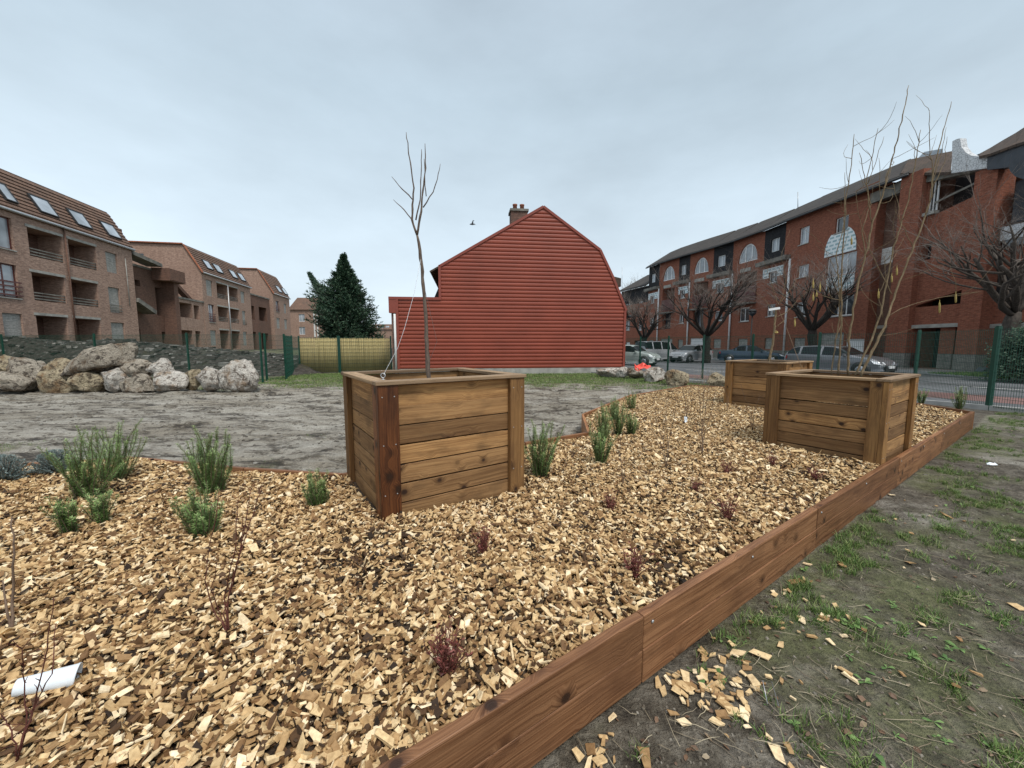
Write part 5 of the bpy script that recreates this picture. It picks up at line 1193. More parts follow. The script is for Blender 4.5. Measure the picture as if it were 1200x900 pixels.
for (x0,x1,kind) in bays:
    pl=bay_plane(x0,x1); L=pl.L
    if kind=='D':
        ow=1.02; c=L*.42; 
        if L<2.2: ow=.8
        op=[]; 
        for i,r in enumerate(dW):
            op.append((c-ow/2,c+ow/2,r[2],r[3],.16))
        wall(wallm,pl,0,L,ZP,Zled,op[1:]); slm=MB(); wall(slm,pl,0,L,Zled+.35,eaveZ+.1,[op[0]],.0); slm.build('slate_wall',M['slate'],rbld)
        for i,q in enumerate(op):
            if i==3: infill(rbld,pl,*q[:4])
            else: window(rbld,pl,*q[:4],mull=1,gm='glassl' if i==0 else 'glass',sill=i>0)
        m=MB(); pl.box(m,-.35,L+.15,-.02,.55,Zled,Zled+.35); m.build('ledge',M['concd'],rbld)
        m=MB(); wall(m,pl,0.05,L-.1,Zt0,Zt1,[(op[1][0],op[1][1],max(op[1][2],Zt0),min(op[1][3],Zt1),.03)] if op[1][3]>Zt0 else [],.03); m.build('tile_band',M['mosaic'],rbld)
        m=MB(); m.tube([pl.pt(-.15 if pl.pt(0,0,0).y<pl.pt(L,0,0).y else L+.15,.12,.2),pl.pt(-.15 if pl.pt(0,0,0).y<pl.pt(L,0,0).y else L+.15,.12,Zled)],.09,8); m.build('downpipe',M['whitef'],rbld)
    else:
        c=L*.5; aw=min(L*.62,3.6)
        hw=aw/2
        arch=(c-hw,c+hw,bA[2],bA[3],.2); lg=(c-hw*.98,c+hw*1.05,bLg[2],bLg[3],1.2); ww=(c-.62,c+.62,bW[2],bW[3],.16); 
        gg=(c-1.1,c+1.1,bG[2]-.15,bG[3]+.15,.2) if x0!=852 else (c-.6,c+.6,bG[2],bG[3],.2)
        if x0!=852: ww=(c-hw*.8,c+hw*.6,bW[2]-.3,bW[3]+.5,.5)
        wall(wallm,pl,0,L,ZP,eaveZ+.1,[arch,lg,ww,gg]); arch_window(rbld,wallm,pl,*arch[:4])
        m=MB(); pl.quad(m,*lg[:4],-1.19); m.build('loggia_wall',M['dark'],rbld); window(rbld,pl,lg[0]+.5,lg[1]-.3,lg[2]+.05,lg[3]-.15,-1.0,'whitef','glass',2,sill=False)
        m=MB(); 
        hh=(bPan[3]-bPan[2])/6
        for k in range(6): m.bar(pl.pt(c-hw*1.02,.06,bPan[2]+hh*(k+.5)),pl.pt(c+hw*1.1,.06,bPan[2]+hh*(k+.5)),.05,hh-.03,up=(0,0,1))
        m.build('balcony_panel',M['redf'],rbld)
        m=MB(); pl.box(m,c-.8,c+.5,-.05,.08,lg[3]+.1,lg[3]+.45); m.build('lintel_block',M['conc'],rbld)
        m=MB(); pl.box(m,c-hw*1.1,c+hw*1.15,0,.8,bPan[2]-.35,bPan[2]-.2); m.build('balcony_slab',M['concd'],rbld)
        if x0==852: window(rbld,pl,*ww[:4])
        else: m=MB(); pl.quad(m,*ww[:4],-.49); m.build('dark_opening',M['glass'],rbld)
        infill(rbld,pl,*gg[:4],m='whitef' if x0==803.5 else 'block')
    q=MB(); pl.box(q,0,L,-.1,.05,-.1,ZP); q.build('stone_plinth',M['stoneb'],rbld)
    roof_piece(fpt(x0),fpt(x1))
# far low end (left), brick with slate top
pe=bay_plane(726,757)
Le=pe.L; zl=pe.sz(742,347)[1]
ops=[pe.rect(733,738,356,365),pe.rect(748,753,353,361),pe.rect(733,738,376,387),pe.rect(748,752,376,387),pe.rect(733.5,738,401,408),pe.rect(743.5,750,399,412)]
wall(wallm,pe,0,Le,ZP,zl-1.2,[(*r,.2) for r in ops[2:]]); slm=MB(); wall(slm,pe,0,Le,zl-1.2,zl+1.0,[(*r,.2) for r in ops[:2]])
for i,r in enumerate(ops):
    if i<4: window(rbld,pe,*r,gm='glassl' if i<2 else 'glass')
    elif i==4: infill(rbld,pe,*r,m='whitef')
    else: infill(rbld,pe,*r,m='dark',name='garage_door',o=-.19)
q=MB(); pe.box(q,0,Le,-.1,.05,-.1,ZP); q.build('stone_plinth',M['stoneb'],rbld); roof_piece(fpt(726),fpt(757),zl+1.0,2.6,4.5)
# main straight part, x 917..1052
def s_(x,y,o=0): return PR.sz(x,y,o)[0]
sa,sb=s_(917,330),s_(1020,330); sc_,sd=s_(1052,320),s_(1077,320); se,sf=s_(1137,320),s_(1163,320)
wins=[PR.rect(937,948,266,285.5),PR.rect(935,947.5,310.5,324.5),PR.rect(932.5,944.5,354,371),PR.rect(930,943,396,409.5),PR.rect(979,994,254,271.5),PR.rect(969,1003,298,322),PR.rect(972,1000,347,370),PR.rect(961,988.5,390,404.5),PR.rect(989.5,1016,397,428)]
dps=[.18]*9
wins[7]=(wins[7][0],wins[7][1],wins[7][2],wins[7][3]); 
w8=(wins[8][0],min(wins[8][1],sb-.05),.2,wins[8][3]); wins[8]=w8
ops=[(*r,.18) for r in wins]; wins[0]
wall(wallm,PR,sa,sb,ZP,eaveZ+.2,[r for r in ops[:8]]+[(w8[0],w8[1],ZP,w8[3],.18)])
for i in (0,1): window(rbld,PR,*wins[i],gm='glassl')
window(rbld,PR,*wins[2],gm='glass'); infill(rbld,PR,*wins[3]); window(rbld,PR,*wins[4],gm='glass'); window(rbld,PR,*wins[5],mull=2,gm='glassl',sill=False); window(rbld,PR,*wins[6],mull=2,gm='glass'); infill(rbld,PR,*wins[7])
infill(rbld,PR,*w8,m='whitef',name='shutter')
# arched turquoise tile panel
r=PR.rect(968,1004.5,266,297); m=MB(); cx=(r[0]+r[1])/2; rx=(r[1]-r[0])/2; N=14; hh=r[3]-r[2]
arc=[(cx-rx*math.cos(math.pi*k/N),r[2]+hh*math.sin(math.pi*k/N)**.8) for k in range(N+1)]
wb=wins[4]
left=[p for p in arc]
m.prism([PR.pt(a,.012,min(b,wb[2]-.1) if wb[0]-.05<a<wb[1]+.05 else b) for a,b in arc],PR.n*.03); m.build('tile_band',M['mosaic'],rbld)
r=PR.rect(969,1001,323,341); m=MB(); PR.box(m,r[0],r[1],.01,.05,r[2],r[3]); m.build('tile_band',M['mosaic'],rbld)
PR.box(plm,sa,sb,-.1,.05,-.1,ZP)
e0=PR.pt(sa,.45,eaveZ);e1=PR.pt(sc_+.5,.45,11.45);g1=PR.pt(6.4,-3.0,13.75);g0=PR.pt(sa,-3.0,eaveZ+2.1)
roofm.prism([e0,e1,g1,g0],(0,0,.15)); gut.tube([e0+PR.n*.05,e1+PR.n*.05],.08,6)
# recess 1020-1052
RC=-.7
zb1=PR.sz(1038,240)[1]; top=eaveZ+.1
r1=PR.rect(1018,1046,335,361,RC); r2=PR.rect(1017,1043,385,413,RC); s0,s1=sb,sc_
c0=lambda r:(max(r[0],s0+.05),min(r[1],s1-.05),r[2],r[3])
r1=c0(r1);r2=(c0(r2)[0],c0(r2)[1],.2,r2[3])
wall(wallm,PR,s0,s1,.1,zb1,[(*r1,1.0),(*r2,.5)],RC)
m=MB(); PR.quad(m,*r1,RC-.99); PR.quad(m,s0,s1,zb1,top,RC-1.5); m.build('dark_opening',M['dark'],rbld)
m=MB(); PR.quad(m,*r2,RC-.49); m.build('shutter',M['brickLd'],rbld)
wallm.quad(PR.pt(s0,0,.1),PR.pt(s0,RC-1.5,.1),PR.pt(s0,RC-1.5,top),PR.pt(s0,0,top),.5)
m=MB(); PR.box(m,s0-.4,s1,-.3,.15,PR.sz(1035,234)[1],PR.sz(1035,222)[1]); m.build('concrete_beam',M['concd'],rbld)
m=MB(); PR.box(m,r2[0]-.1,r2[1]+.1,RC,RC+.12,r2[3],r2[3]+.2); m.build('lintel',M['conc'],rbld)
rw_=PR.rect(1030.5,1048,291,309,RC); m=MB(); PR.box(m,rw_[0],rw_[1],RC+.01,RC+.1,rw_[2],rw_[3]); m.build('white_panel',M['white'],rbld)
m=MB(); r_=PR.rect(1018,1031,293,307,RC); PR.box(m,r_[0]+.05,rw_[0]-.03,RC+.005,RC+.03,r_[2],r_[3]); m.build('dark_panel',M['redf'],rbld)
# pier A
zpa=PR.sz(1064,205,.35)[1]
m=MB(); PR.box(m,sc_,sd,-.6,.35,ZP,zpa); m.build('brick_pier',M['brickR'],rbld)
m=MB(); PR.box(m,se,sf,-.6,.35,ZP,PR.sz(1150,199,.35)[1]); m.build('brick_pier',M['brickR'],rbld)
for a_,b_,c_,d_ in ((sc_-.02,sd+.02,-.6,.39),(se-.02,sf+.02,-.6,.39),(s_(1098,400),s_(1115,400),-.52,-.1)):
    m=MB(); PR.box(m,a_,b_,c_,d_,-.1,ZP+.004); m.build('stone_plinth',M['stoneb'],rbld)
# between piers
rwA=PR.rect(1079,1095,225,249); rdk=PR.rect(1076,1091,286,305); rent=PR.rect(1067,1124,384,434)
rent=(max(rent[0],sd+.02),min(rent[1],se-.02),.15,rent[3])
wz0=PR.sz(1095,252)[1]; wz1=PR.sz(1135,231)[1]
rdk=(max(rdk[0],sd+.02),rdk[1],rdk[2],rdk[3])
wdg=(sd+.02 if PR.sz(1069,350)[0]<sd+.02 else PR.sz(1069,350)[0],se-.05,PR.sz(1100,358)[1],PR.sz(1127,338)[1])
rwA=(max(rwA[0],sd+.05),rwA[1],rwA[2],rwA[3])
zlow=min(wz0,wz1)
wall(wallm,PR,sd,se,ZP-.9,zlow,[(*rdk,.4),(*wdg,1.0),(*rent,1.4)])
# sloped parapet infill above zlow
a1,a2=PR.sz(1096,240)[0],se
wallm.prism([PR.pt(a1,0,zlow),PR.pt(a2,0,zlow),PR.pt(a2,0,wz1+.0),PR.pt(a1,0,wz0)],PR.n*-.2,.5)
PR.box(wallm,sd,rwA[0],-.2,0,zlow,eaveZ-.8); PR.box(wallm,rwA[0],a1,-.2,0,zlow,rwA[2]-.01) if rwA[2]-.01>zlow else None
window(rbld,PR,rwA[0],a1,rwA[2],rwA[3]+.6,gm='glass')
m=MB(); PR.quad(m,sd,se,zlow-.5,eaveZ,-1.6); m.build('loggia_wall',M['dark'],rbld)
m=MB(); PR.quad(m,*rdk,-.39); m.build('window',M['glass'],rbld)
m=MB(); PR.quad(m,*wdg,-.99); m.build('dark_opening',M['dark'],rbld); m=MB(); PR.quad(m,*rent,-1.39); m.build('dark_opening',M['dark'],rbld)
# wedge upper-left half closed by brick triangle
wallm.prism([PR.pt(wdg[0],.0,wdg[2]+.1),PR.pt(wdg[1],.0,wdg[3]),PR.pt(wdg[0],.0,wdg[3])],PR.n*-.25,.5)
PR.box(wallm,s_(1098,400),s_(1115,400),-.5,-.13,ZP,rent[3])
m=MB(); PR.box(m,rent[0]-.02,rent[1]+.02,-.05,.12,rent[3],rent[3]+.2); m.build('lintel',M['conc'],rbld)
m=MB(); PR.box(m,rwA[0]-.1,a1+.15,-.1,.2,rwA[2]-.2,rwA[2]-.03); m.build('sill',M['conc'],rbld)
m=MB(); m.bar(PR.pt(a1,.05,PR.sz(1096,238)[1]),PR.pt(se,.05,PR.sz(1132,218)[1]),.06,.1,grain=False); m.build('handrail',M['concd'],rbld)
m=MB(); m.bar(PR.pt(sd,-.2,PR.sz(1078,214)[1]),PR.pt(se,-.2,PR.sz(1135,204)[1]+.1),.7,.35,grain=False); m.build('concrete_beam',M['concd'],rbld)
# mansard piece of vertical tiles
zt_a=PR.sz(1066,204)[1]; m=MB()
def q_(x,y,o): a,b=PR.sz(x,y,o); return PR.pt(a,o,b)
A=[q_(1055,206,.3),q_(1114,205,.3),q_(1116,180,-2.0),q_(1064,190,-2.0)]
m.prism(A,(0,0,.15)); m.build('roof',M['tileB'],rbld)
m=MB(); m.hexa([q_(1074,187,-2.0),q_(1105,184,-2.0),q_(1105,184,-2.6),q_(1076,187,-2.6),q_(1083,178,-2.1),q_(1105,174,-2.1),q_(1105,174,-2.7),q_(1083,178,-2.7)]); m.build('roof_light',M['glassl'],rbld)
# white mosaic parapet shape
m=MB(); pp=[(1115,203),(1116,165.5),(1121,163),(1125,162),(1126.5,172),(1132,179),(1139,182.5),(1157,184),(1156.5,197)]
m.prism([PR.pt(PR.sz(x,y,.5)[0],.5,PR.sz(x,y,.5)[1]) for x,y in pp],PR.n*-.35); m.build('parapet_ornament',M['crackle'],rbld)
# right wing beyond pier B
W1=sf; WE=28.0
m=MB(); pp=[(1157,184),(1199,168),(1230,158),(1260,205),(1203,211),(1190,206),(1184,200),(1182,196),(1157,198)]
P2=[PR.pt(PR.sz(x,y,.6)[0],.6,PR.sz(x,y,.6)[1]) for x,y in ((1157,184),(1200,169),(1235,158),(1250,212),(1203,211),(1190,207),(1184,201),(1182,196),(1157,199))]
m.prism(P2,PR.n*-.6); m.build('slate_fascia',M['slateb'],rbld)
m=MB(); prev=None
for (x,y,y2) in ((1147,183,186),(1160,176,183),(1175,167,177.5),(1190,158.5,172),(1200,152,169),(1235,130,158)):
    a=PR.pt(PR.sz(x,y,-1.5)[0],-1.5,PR.sz(x,y,-1.5)[1]); b=PR.pt(PR.sz(x,y2,.7)[0],.7,PR.sz(x,y2,.7)[1])
    if prev: m.hexa([prev[1],b,a,prev[0],prev[1]+Vector((0,0,.12)),b+Vector((0,0,.12)),a+Vector((0,0,.12)),prev[0]+Vector((0,0,.12))])
    prev=(a,b)
m.build('roof',M['tileB'],rbld)
zb_=lambda y:PR.sz(1182,y,-.3)[1]
m=MB(); PR.box(m,W1,WE,-.5,-.3,zb_(352),zb_(322)-.0) ; PR.quad(m,W1,WE,-.1,zb_(200)+1,-1.8); m.build('dark_opening',M['dark'],rbld)
m=MB(); PR.box(m,W1,WE,-.6,-.25,zb_(321),zb_(288)); PR.box(m,W1+.0,WE,-.6,-.25,zb_(378),zb_(352)); PR.box(m,W1,W1+.0+.4,-.6,-.25,-.1,zb_(378)); m.build('wall',M['brickR'],rbld)
m=MB(); PR.box(m,W1+.25,WE,-.9,-.3,zb_(262),zb_(216)); m.build('glazed_bay',M['slateb'],rbld)
m=MB(); PR.box(m,W1+.1,WE-1.5,-.9,-.02,zb_(282),zb_(266)); m.build('mosaic_bay',M['crackle'],rbld)
m=MB(); PR.box(m,W1+.2,WE,-.9,-.05,zb_(290),zb_(282.5)); m.build('glazed_bay',M['glass'],rbld)
m=MB(); PR.box(m,W1,WE,-.55,-.2,zb_(384),zb_(379)); m.build('lintel',M['conc'],rbld)
wallm.build('wall',M['brickR'],rbld); slm.build('slate_wall',M['slate'],rbld); plm.build('stone_plinth',M['stoneb'],rbld); roofm.build('roof',M['tileR'],rbld); gut.build('gutter',M['plastic_dark'],rbld)
# solid back volume
m=MB(); pts=[fpt(760),fpt(769),fpt(803.5),fpt(852),fpt(887),(23.5,33.4),tuple(PR.pt(sc_,0,0)[:2])]
for i in range(len(pts)-1):
    a,b=pts[i],pts[i+1]; m.hexa([(a[0]+.6,a[1]+.25,0),(b[0]+.6,b[1]+.25,0),(b[0]+11,b[1]+2,0),(a[0]+11,a[1]+4,0),(a[0]+.6,a[1]+.25,eaveZ-.1),(b[0]+.6,b[1]+.25,eaveZ-.1),(b[0]+11,b[1]+2,eaveZ-.1),(a[0]+11,a[1]+4,eaveZ-.1)])
PR.box(m,sc_,WE,-11,-1.9,0,eaveZ-.2)
m.build('rear_wall',M['brickLd'],rbld)
# antennas
for x,yt,yb in ((729,313,345),(935,225,250)):
    Yd=fpt(x)[1]+4; m=MB(); m.tube([atY(x,yb,Yd),atY(x,yt,Yd)],.03,5); m.build('antenna',M['steel'],rbld)

# ================================================================== TREES
def grow(mb,tw,p,d,L,r,lv,spread,segs=5,curl=.18,upb=.08,kids=(3,5),rt=.02):
    pts=[p.copy()];rs_=[r];dd=d.normalized()
    for i in range(segs):
        dd=(dd+Vector((R.uniform(-curl,curl),R.uniform(-curl,curl),R.uniform(-curl*.5,curl*.5)+upb))).normalized(); pts.append(pts[-1]+dd*L/segs); rs_.append(r*(1-.5*(i+1)/segs)*R.uniform(.9,1.15))
    (mb if r>rt else tw).tube(pts,rs_,6 if r>.04 else 4)
    if lv==0: return
    for k in range(R.randint(*kids)):
        i=R.randint(max(1,segs//2),segs); q=pts[i]; o=Vector((R.gauss(0,1),R.gauss(0,1),R.gauss(0,.7))); nd=(dd+o.normalized()*spread).normalized()
        grow(mb,tw,q,nd,L*R.uniform(.5,.8),rs_[i]*R.uniform(.5,.7),lv-1,spread,max(3,segs-1),curl*1.15,upb,kids,rt)
def pollard(px,Yd,trh,r,crw,label,nlimb=6,lv=3,tm='bark',kids=(3,5),L0=1.6,limbs=None):
    base=Vector(((px-600)/450*Yd,Yd,0)); root=empty('street_tree',base.to_tuple(),label,'tree','pollarded street trees before the brick building')
    m=MB();tw=MB(); pts=[base+Vector((R.uniform(-.05,.05),0,trh*t)) for t in (-.02,.1,.3,.6,.85,1)]; m.tube(pts,[r*1.35,r*1.1,r,r*.95,r*1.05,r*.8],10)
    dirs=limbs or [ (math.cos(2*math.pi*k/nlimb+.3),math.sin(2*math.pi*k/nlimb+.3),R.uniform(.6,1.3)) for k in range(nlimb)]
    for dd in dirs:
        d=Vector(dd).normalized(); l=MB(); 
        grow(m,tw,pts[-1]-Vector((0,0,R.uniform(0,.25))),d,L0*R.uniform(.85,1.15),r*.48,lv,.75,6,.16,.05,kids,.018)
    m.build('trunk',M['barkd'] if tm=='d' else M['bark'],root); tw.build('crown',M['twig'],root); return root
pollard(754,37,2.1,.26,2,'small pollarded street tree beside the silver van',7,4,'d',(3,5),2.4)
pollard(826.5,32,2.3,.30,3,'street tree with dark trunk in front of the silver hatchback',8,4,'d',(3,5),3.0)
pollard(949.5,25.5,2.5,.27,3,'street tree with swollen dark trunk behind the grey hatchback',8,4,'d',(3,5),2.5)
pollard(1180,16.8,2.9,.25,4,'largest gnarled street tree at the right photo edge',7,5,'b',(3,3),3.1,[(-1,-.2,.75),(-1,.3,1.1),(-.5,-.6,1.4),(.2,.3,1.6),(.7,-.3,1.3),(.9,.4,.8),(-.9,-.5,.5),(-.2,.5,1.4),(-1,0,1.5),(-1.2,-.2,.35)])
# far pale tree
base=Vector((143/450*78,78,0)); root=empty('bare_tree',base.to_tuple(),'distant pale leafless tree showing above the far roof','tree'); m=MB();tw=MB(); m.tube([base,base+Vector((0,0,8))],[.3,.25],7)
for k in range(8): grow(m,tw,base+Vector((0,0,8)),Vector((math.cos(k*.8),math.sin(k*.8),1.3)),4.0,.14,3,.7,5,.12,.08,(4,5),.03)
m.build('trunk',M['pgrey'],root); tw.build('crown',M['pgrey'],root)
# conifer
Yc=27.5; cb=atY(407,404,Yc); cb=Vector((cb.x,Yc,0)); root=empty('conifer_tree',cb.to_tuple(),'dark green dense conifer behind the reed screen','tree')
m=MB(); m.tube([cb,cb+Vector((.05,0,3)),cb+Vector((.1,0,6.5))],[.22,.16,.04],8)
sc1=Yc/450
topz=atY(410,299,Yc).z
def env(z,an):
    t=z/topz; w=np.interp(t,[0,.08,.2,.35,.5,.65,.8,.93,1],[1.7,2.1,2.5,2.4,2.05,1.5,.85,.33,.05]); 
    c=math.cos(an)
    if c<-.3 and .45<t<.82: w+= 1.0*(1-abs(t-.64)/.19)*(-c)
    if c<-.2 and t<.38: w*=.72
    return w*(.85+.2*math.sin(an*5+z*3))
Vv=[];Ff=[];rr=[]
for k in range(2300):
    z0_=topz*(R.random()**1.15)*.94+.35; an=R.uniform(0,6.28); w=env(min(topz,z0_+.35),an)*R.uniform(.72,1.12)
    d=Vector((math.cos(an),math.sin(an),0)); up=R.uniform(.35,.95)*w*.55+.15
    p0=cb+Vector((0,0,max(.2,z0_-up*.6)))+d*w*.15; p1=cb+d*w*.65+Vector((0,0,z0_)); p2=cb+d*w+Vector((R.uniform(-.1,.1),R.uniform(-.1,.1),z0_+up*.55))
    if k%4==0: m.tube([p0,p1,p2],[.03,.018,.006],4)
    for j in range(34):
        t=R.random()**.6; q=(p0.lerp(p1,t*2) if t<.5 else p1.lerp(p2,t*2-1)); dr=(d*R.uniform(.2,1)+Vector((R.uniform(-.8,.8),R.uniform(-.8,.8),R.uniform(-.15,1.0)))).normalized(); L=R.uniform(.12,.26); wd=dr.cross(Vector((R.uniform(-1,1),R.uniform(-1,1),R.uniform(-1,1)))).normalized()*R.uniform(.018,.035)
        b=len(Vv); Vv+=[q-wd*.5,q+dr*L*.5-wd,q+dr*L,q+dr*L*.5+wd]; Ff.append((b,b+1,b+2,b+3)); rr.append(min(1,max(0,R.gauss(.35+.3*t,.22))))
for tx,tz in ((.1,topz+.1),(-.35,topz-.35)):
    for j in range(120):
        h=R.random(); q=cb+Vector((tx+R.uniform(-.15,.15)*(1-h),R.uniform(-.12,.12)*(1-h),tz-1.0+h*1.0)); dr=Vector((R.uniform(-.6,.6),R.uniform(-.6,.6),1)).normalized(); L=.16; wd=dr.orthogonal().normalized()*.02
        b=len(Vv); Vv+=[q-wd*.5,q+dr*L*.5-wd,q+dr*L,q+dr*L*.5+wd]; Ff.append((b,b+1,b+2,b+3)); rr.append(R.random())
lb0=cb+Vector((-.3,0,3.0));lb1=cb+Vector((-2.45,.1,6.45))
m.tube([lb0,lb0.lerp(lb1,.5)+Vector((0,0,-.25)),lb1],[.06,.04,.008],5)
for j in range(5200):
    h=R.random()**.8; wv=(1-h)*.62+.07; q=lb0.lerp(lb1,h)+Vector((R.gauss(0,wv*.5),R.gauss(0,wv*.55),-.5*h*(1-h)+R.gauss(0,wv*.45)))
    dr=Vector((-.5+R.uniform(-.6,.6),R.uniform(-.6,.6),R.uniform(0,1.1))).normalized(); L=R.uniform(.12,.24); wd=dr.orthogonal().normalized()*R.uniform(.015,.03)
    b=len(Vv); Vv+=[q-wd*.5,q+dr*L*.5-wd,q+dr*L,q+dr*L*.5+wd]; Ff.append((b,b+1,b+2,b+3)); rr.append(R.random()*.7)
m.build('trunk',M['bark'],root)
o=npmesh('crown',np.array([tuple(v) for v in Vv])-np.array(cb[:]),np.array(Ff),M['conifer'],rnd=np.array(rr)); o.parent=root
# evergreen bush far right
bb=Vector((1.36*15.2,15.2,0)); root=empty('evergreen_bush',bb.to_tuple(),'dark evergreen bush behind the fence at the right photo edge','shrub'); f=MB(); s=MB()
for k in range(260):
    an=R.uniform(0,6.28);el=R.uniform(.05,1.5); rr_=R.uniform(.75,1.05); p=bb+Vector((math.cos(an)*math.cos(el)*1.3,math.sin(an)*math.cos(el)*1.1,math.sin(el)*2.0+.1))*rr_
    if k%3==0: s.tube([bb+Vector((0,0,.1)),p],[.02,.008],3)
    for j in range(45):
        q=p+Vector((R.gauss(0,.16),R.gauss(0,.16),R.gauss(0,.16))); dr=Vector((R.uniform(-1,1),R.uniform(-1,1),R.uniform(-.5,1))).normalized(); wd=dr.orthogonal().normalized()*.025; f.add([q,q+dr*.05-wd,q+dr*.11,q+dr*.05+wd],[(0,1,2,3)])
s.build('stems',M['bark'],root); f.build('foliage',M['conifer'],root)
n=2500; X=rs.uniform(20.0,24,n);Y=rs.uniform(15.5,18.5,n); blades('verge_grass','bright green grass verge at the far right beyond the road',X,Y,np.full(n,.14),.05,.12,.03,'weed',.8,15)

# ================================================================== LAMP, BIRD
lx=(878-600)/450*32.5; lr=empty('street_lamp',(lx,32.5,0),'dark street lamp with round head between trees and blue car','street lamp')
m=MB(); m.tube([(lx,32.5,0),(lx,32.5,.9),(lx,32.5,.95),(lx,32.5,3.9)],[.09,.085,.05,.045],8); m.build('pole',M['plastic_dark'],lr)
m=MB(); m.lathe((lx,32.5,3.85),[(.06,0),(.1,.05),(.25,.18),(.3,.34),(.24,.42)],14); m.build('lamp_globe',M['glass'],lr)
m=MB(); m.lathe((lx,32.5,4.27),[(.33,0),(.3,.07),(.15,.17),(.03,.2)],14); m.build('lamp_cap',M['plastic_dark'],lr)
bp=atY(553,263,28); m=MB(); m.tube([bp+Vector((-.16,0,0)),bp+Vector((-.08,0,.02)),bp+Vector((.05,0,.01)),bp+Vector((.16,0,0)),bp+Vector((.24,0,0))],[.01,.05,.06,.03,.02],8)
for s_g in (-1,1): m.add([bp+Vector((-.04,0,.03)),bp+Vector((.07,0,.03)),bp+Vector((.14,s_g*.25,.17)),bp+Vector((.26,s_g*.55,.08)),bp+Vector((.1,s_g*.3,.2))],[(0,1,2,4),(4,2,3)])
o=m.build('bird',M['bird']); tag(o,'small dark bird flying left of the red house chimney','bird'); o.location=(0,0,0)
bmat=None

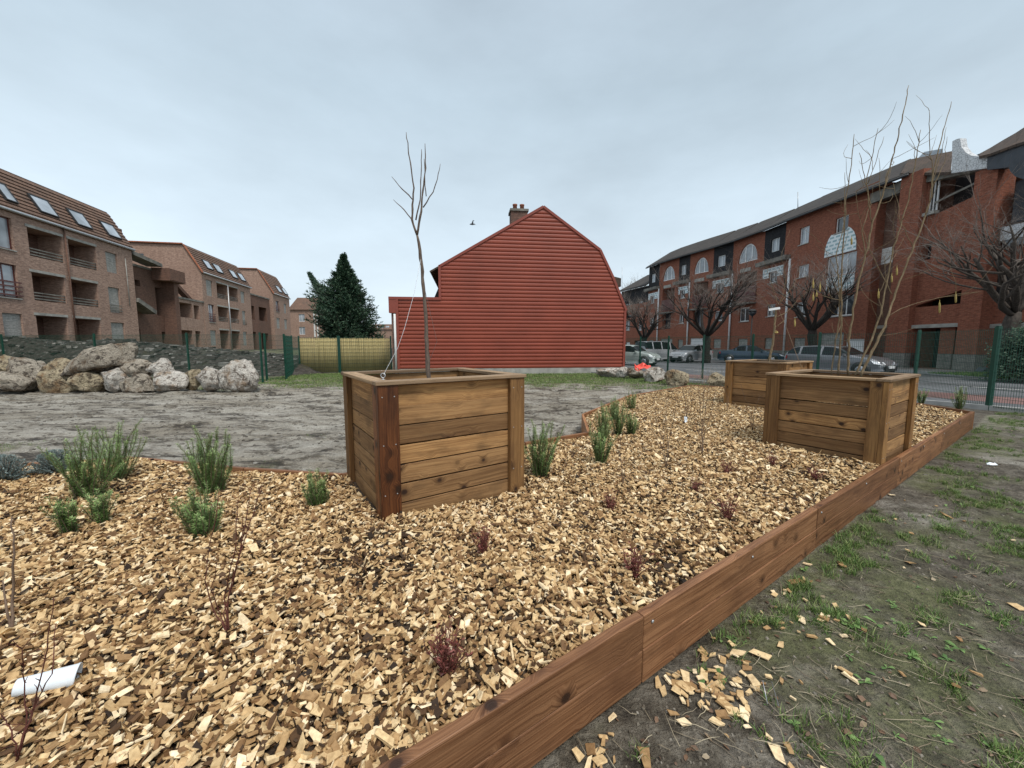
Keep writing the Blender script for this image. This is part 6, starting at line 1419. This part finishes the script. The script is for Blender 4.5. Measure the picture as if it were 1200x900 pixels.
# ================================================================== CARS
def car(name,x,y,ang,L,W,H,paint_,label,kind='hatch',z=0.02):
    root=empty(name,(x,y,z),label,'car','cars parked along the street'); ca,sa_=math.cos(ang),math.sin(ang)
    def T(p): return Vector((x+p[0]*ca-p[1]*sa_,y+p[0]*sa_+p[1]*ca,z+p[2]))
    h=L/2
    # keyed shapes (t along from rear -1 .. front 1): belt z, roof z, width
    if kind=='van': ks=[(-1,.78,.80,.90),(-.985,1.0,1.02,.95),(-.97,1.08,1.35,.97),(-.90,1.1,H-.05,1),(-.80,1.1,H,1),(-.2,1.08,H+.01,1),(.25,1.05,H-.03,1),(.34,1.03,H-.12,1),(.58,.98,1.05,.99),(.64,.95,.99,.99),(.85,.86,.89,.96),(.96,.72,.74,.86),(1,.55,.56,.74)]
    elif kind=='sedan': ks=[(-1,.72,.74,.80),(-.97,.92,.94,.88),(-.88,.97,.99,.94),(-.66,1.0,1.03,.98),(-.6,1.0,1.06,.99),(-.38,1.0,H-.06,1),(-.25,.98,H,1),(.05,.96,H,1),(.17,.95,H-.07,1),(.42,.93,.99,1),(.48,.91,.95,.99),(.8,.82,.85,.95),(.94,.70,.72,.86),(1,.5,.52,.72)]
    else: ks=[(-1,.7,.72,.84),(-.975,.93,.96,.9),(-.94,.98,1.1,.94),(-.82,1.0,H-.1,.97),(-.7,1.0,H-.03,.99),(-.3,.98,H,1),(.05,.96,H-.02,1),(.17,.95,H-.09,1),(.44,.93,.99,1),(.5,.91,.95,.99),(.8,.82,.85,.95),(.94,.68,.7,.86),(1,.5,.52,.72)]
    tt=[k[0] for k in ks]; N=44
    ts=sorted(set([round(-1+2*i/N,4) for i in range(N+1)]+tt)); body=MB(); gl=MB()
    R_=[]
    for t in ts:
        bz=float(np.interp(t,tt,[k[1] for k in ks]));rz_=float(np.interp(t,tt,[k[2] for k in ks]));wf=float(np.interp(t,tt,[k[3] for k in ks]))*W/2
        g=rz_-bz; inn=1-.22*min(1,g/.45) if g>.05 else .97
        lo=.2 if abs(t)<.95 else .28
        row=[(wf*.93,lo),(wf*1.0,.42),(wf*1.0,.62),(wf*.985,bz-.04),(wf*.955,bz),(wf*.955*inn if g>.05 else wf*.9,max(bz+.003,rz_-.05 if g>.08 else rz_-.0+.002)),(wf*inn*.8,max(rz_-.005,bz+.01)+.005),(0,max(rz_,bz)+.03 if g<.1 else rz_+.015)]
        R_.append([( t*h,yy,zz) for yy,zz in row]+[(t*h,-yy,zz) for yy,zz in row[-2::-1]])
    n=len(R_[0]); V=[T(p) for r in R_ for p in r]
    roofmax=max(k[2] for k in ks)
    side_f=[];glass_f=[]; 
    for i in range(len(ts)-1):
        t0,t1=ts[i],ts[i+1]; tm=(t0+t1)/2; g=float(np.interp(tm,tt,[k[2]-k[1] for k in ks])); rzv=[float(np.interp(q,tt,[k[2] for k in ks])) for q in (t0,t1)]
        for j in range(n-1):
            f=(i*n+j,(i+1)*n+j,(i+1)*n+j+1,i*n+j+1)
            isg=False
            slope=abs(rzv[1]-rzv[0])/((t1-t0)*h+1e-9)
            if j in (4,n-6) and g>.17 :
                pillar=any(abs(tm-c)<.022 for c in ((-.62,-.2,.2) if kind=='van' else (-.45,-.12,.0) if kind=='sedan' else (-.62,-.15)))
                isg=not pillar
            if j in (5,6,n-7,n-8) and slope>.32 and g>.06 and t0>tt[2]-.001: isg=True
            (glass_f if isg else side_f).append(f)
    side_f.append(tuple(range(n))); side_f.append(tuple((len(ts)-1)*n+k for k in range(n)))
    side_f+= [(i*n,(i+1)*n,(i+1)*n+n-1,i*n+n-1) for i in range(len(ts)-1)]
    body.add(V,side_f,.5,None,True); b=body.build('body',paint_,root)
    gl.add(V,glass_f,.5,None,False); gl.build('window',M['cglass'],root)
    wr=.31
    for wx in (-h*.62,h*.64):
        for sg in (-1,1):
            c=T((wx,sg*(W/2-.09),wr)); axv=(T((0,sg,0))-T((0,0,0))).normalized()
            a=MB(); a.lathe(T((wx,sg*(W/2-.14),wr+.02)),[(wr+.06,0),(wr+.06,.148)],20,axis=axv); a.build('wheel_arch',M['plastic_dark'],root)
            m=MB(); m.lathe(c,[(wr*.9,0),(wr,.03),(wr,.09),(wr*.92,.115),(wr*.66,.118)],20,axis=axv); wh=m.build('wheel',M['tyre'],root)
            m=MB(); m.lathe(c,[(wr*.64,.10),(wr*.62,.122),(wr*.2,.128),(.02,.13)],10,axis=axv); m.build('rim',M['rim2'],wh)
    for sg in (-1,1):
        m=MB(); m.hexa([T(p) for p in ((h*.90,sg*W*.25,.60),(h*.985,sg*W*.24,.58),(h*.955,sg*W*.435,.58),(h*.86,sg*W*.487,.62),(h*.86,sg*W*.27,.74),(h*.96,sg*W*.26,.68),(h*.93,sg*W*.43,.68),(h*.80,sg*W*.485,.77))]); m.build('headlight',M['lampw'],root)
        m=MB(); zz=(.75,1.05) if kind!='van' else (.8,1.25)
        m.hexa([T(p) for p in ((-h*.995,sg*W*.34,zz[0]),(-h*.93,sg*W*.487,zz[0]),(-h*.90,sg*W*.487,zz[0]),(-h*.92,sg*W*.34,zz[0]),(-h*.985,sg*W*.36,zz[1]-.12),(-h*.925,sg*W*.475,zz[1]-.12),(-h*.90,sg*W*.475,zz[1]-.12),(-h*.92,sg*W*.36,zz[1]-.12))]); m.build('tail_light',M['lampr'],root)
        m=MB(); m.hexa([T(p) for p in ((h*.30,sg*W*.48,.93),(h*.36,sg*W*.48,.93),(h*.35,sg*W*.58,.95),(h*.31,sg*W*.58,.95),(h*.30,sg*W*.48,1.05),(h*.35,sg*W*.48,1.05),(h*.34,sg*W*.58,1.07),(h*.31,sg*W*.58,1.07))]); m.build('mirror',paint_,root)
    m=MB(); m.box(h*.955,h*1.012,-W*.28,W*.28,.30,.45,lambda a,b_,c:T((a,b_,c))); m.build('grille',M['plastic_dark'],root)
    m=MB(); m.box(h*1.0,h*1.022,-.26,.26,.40,.51,lambda a,b_,c:T((a,b_,c))); m.build('number_plate',M['whitef'],root)
    m=MB(); m.box(-h*1.008,-h*.98,-.26,.26,.62,.73,lambda a,b_,c:T((a,b_,c))); m.build('number_plate',M['whitef'],root)
    return root
def ang(dx,dy): return math.atan2(dy,dx)
silver=paint('silver_paint',(.42,.43,.45)); grey=paint('grey_paint',(.16,.165,.18)); blue=paint('dark_blue_paint',(.025,.05,.085)); pale=paint('pale_green_paint',(.5,.56,.53)); wht=paint('white_car_paint',(.65,.66,.67))
car('parked_car',16.4,19.4,ang(.42,-.9),4.2,1.78,1.44,grey,'dark grey hatchback behind the hazel planter, front to the right')
car('parked_car',19.6,31.6,ang(.82,-.57),4.7,1.78,1.42,blue,'dark blue saloon parked left of the grey hatchback','sedan')
car('parked_car',15.6,33.6,ang(-.86,-.5),4.1,1.72,1.48,silver,'silver hatchback facing left beside the dark tree trunk')
car('parked_van',13.6,35.5,ang(.93,.36),4.8,1.85,1.78,silver,'silver people carrier parked left of the silver hatchback','van')
car('parked_car',8.95,28.6,ang(.75,-.66),3.8,1.7,1.47,pale,'pale greenish white car half hidden by the red house corner')
car('parked_car',13.0,39.2,ang(.8,-.6),4.0,1.7,1.45,wht,'white car farthest back, behind the small tree')
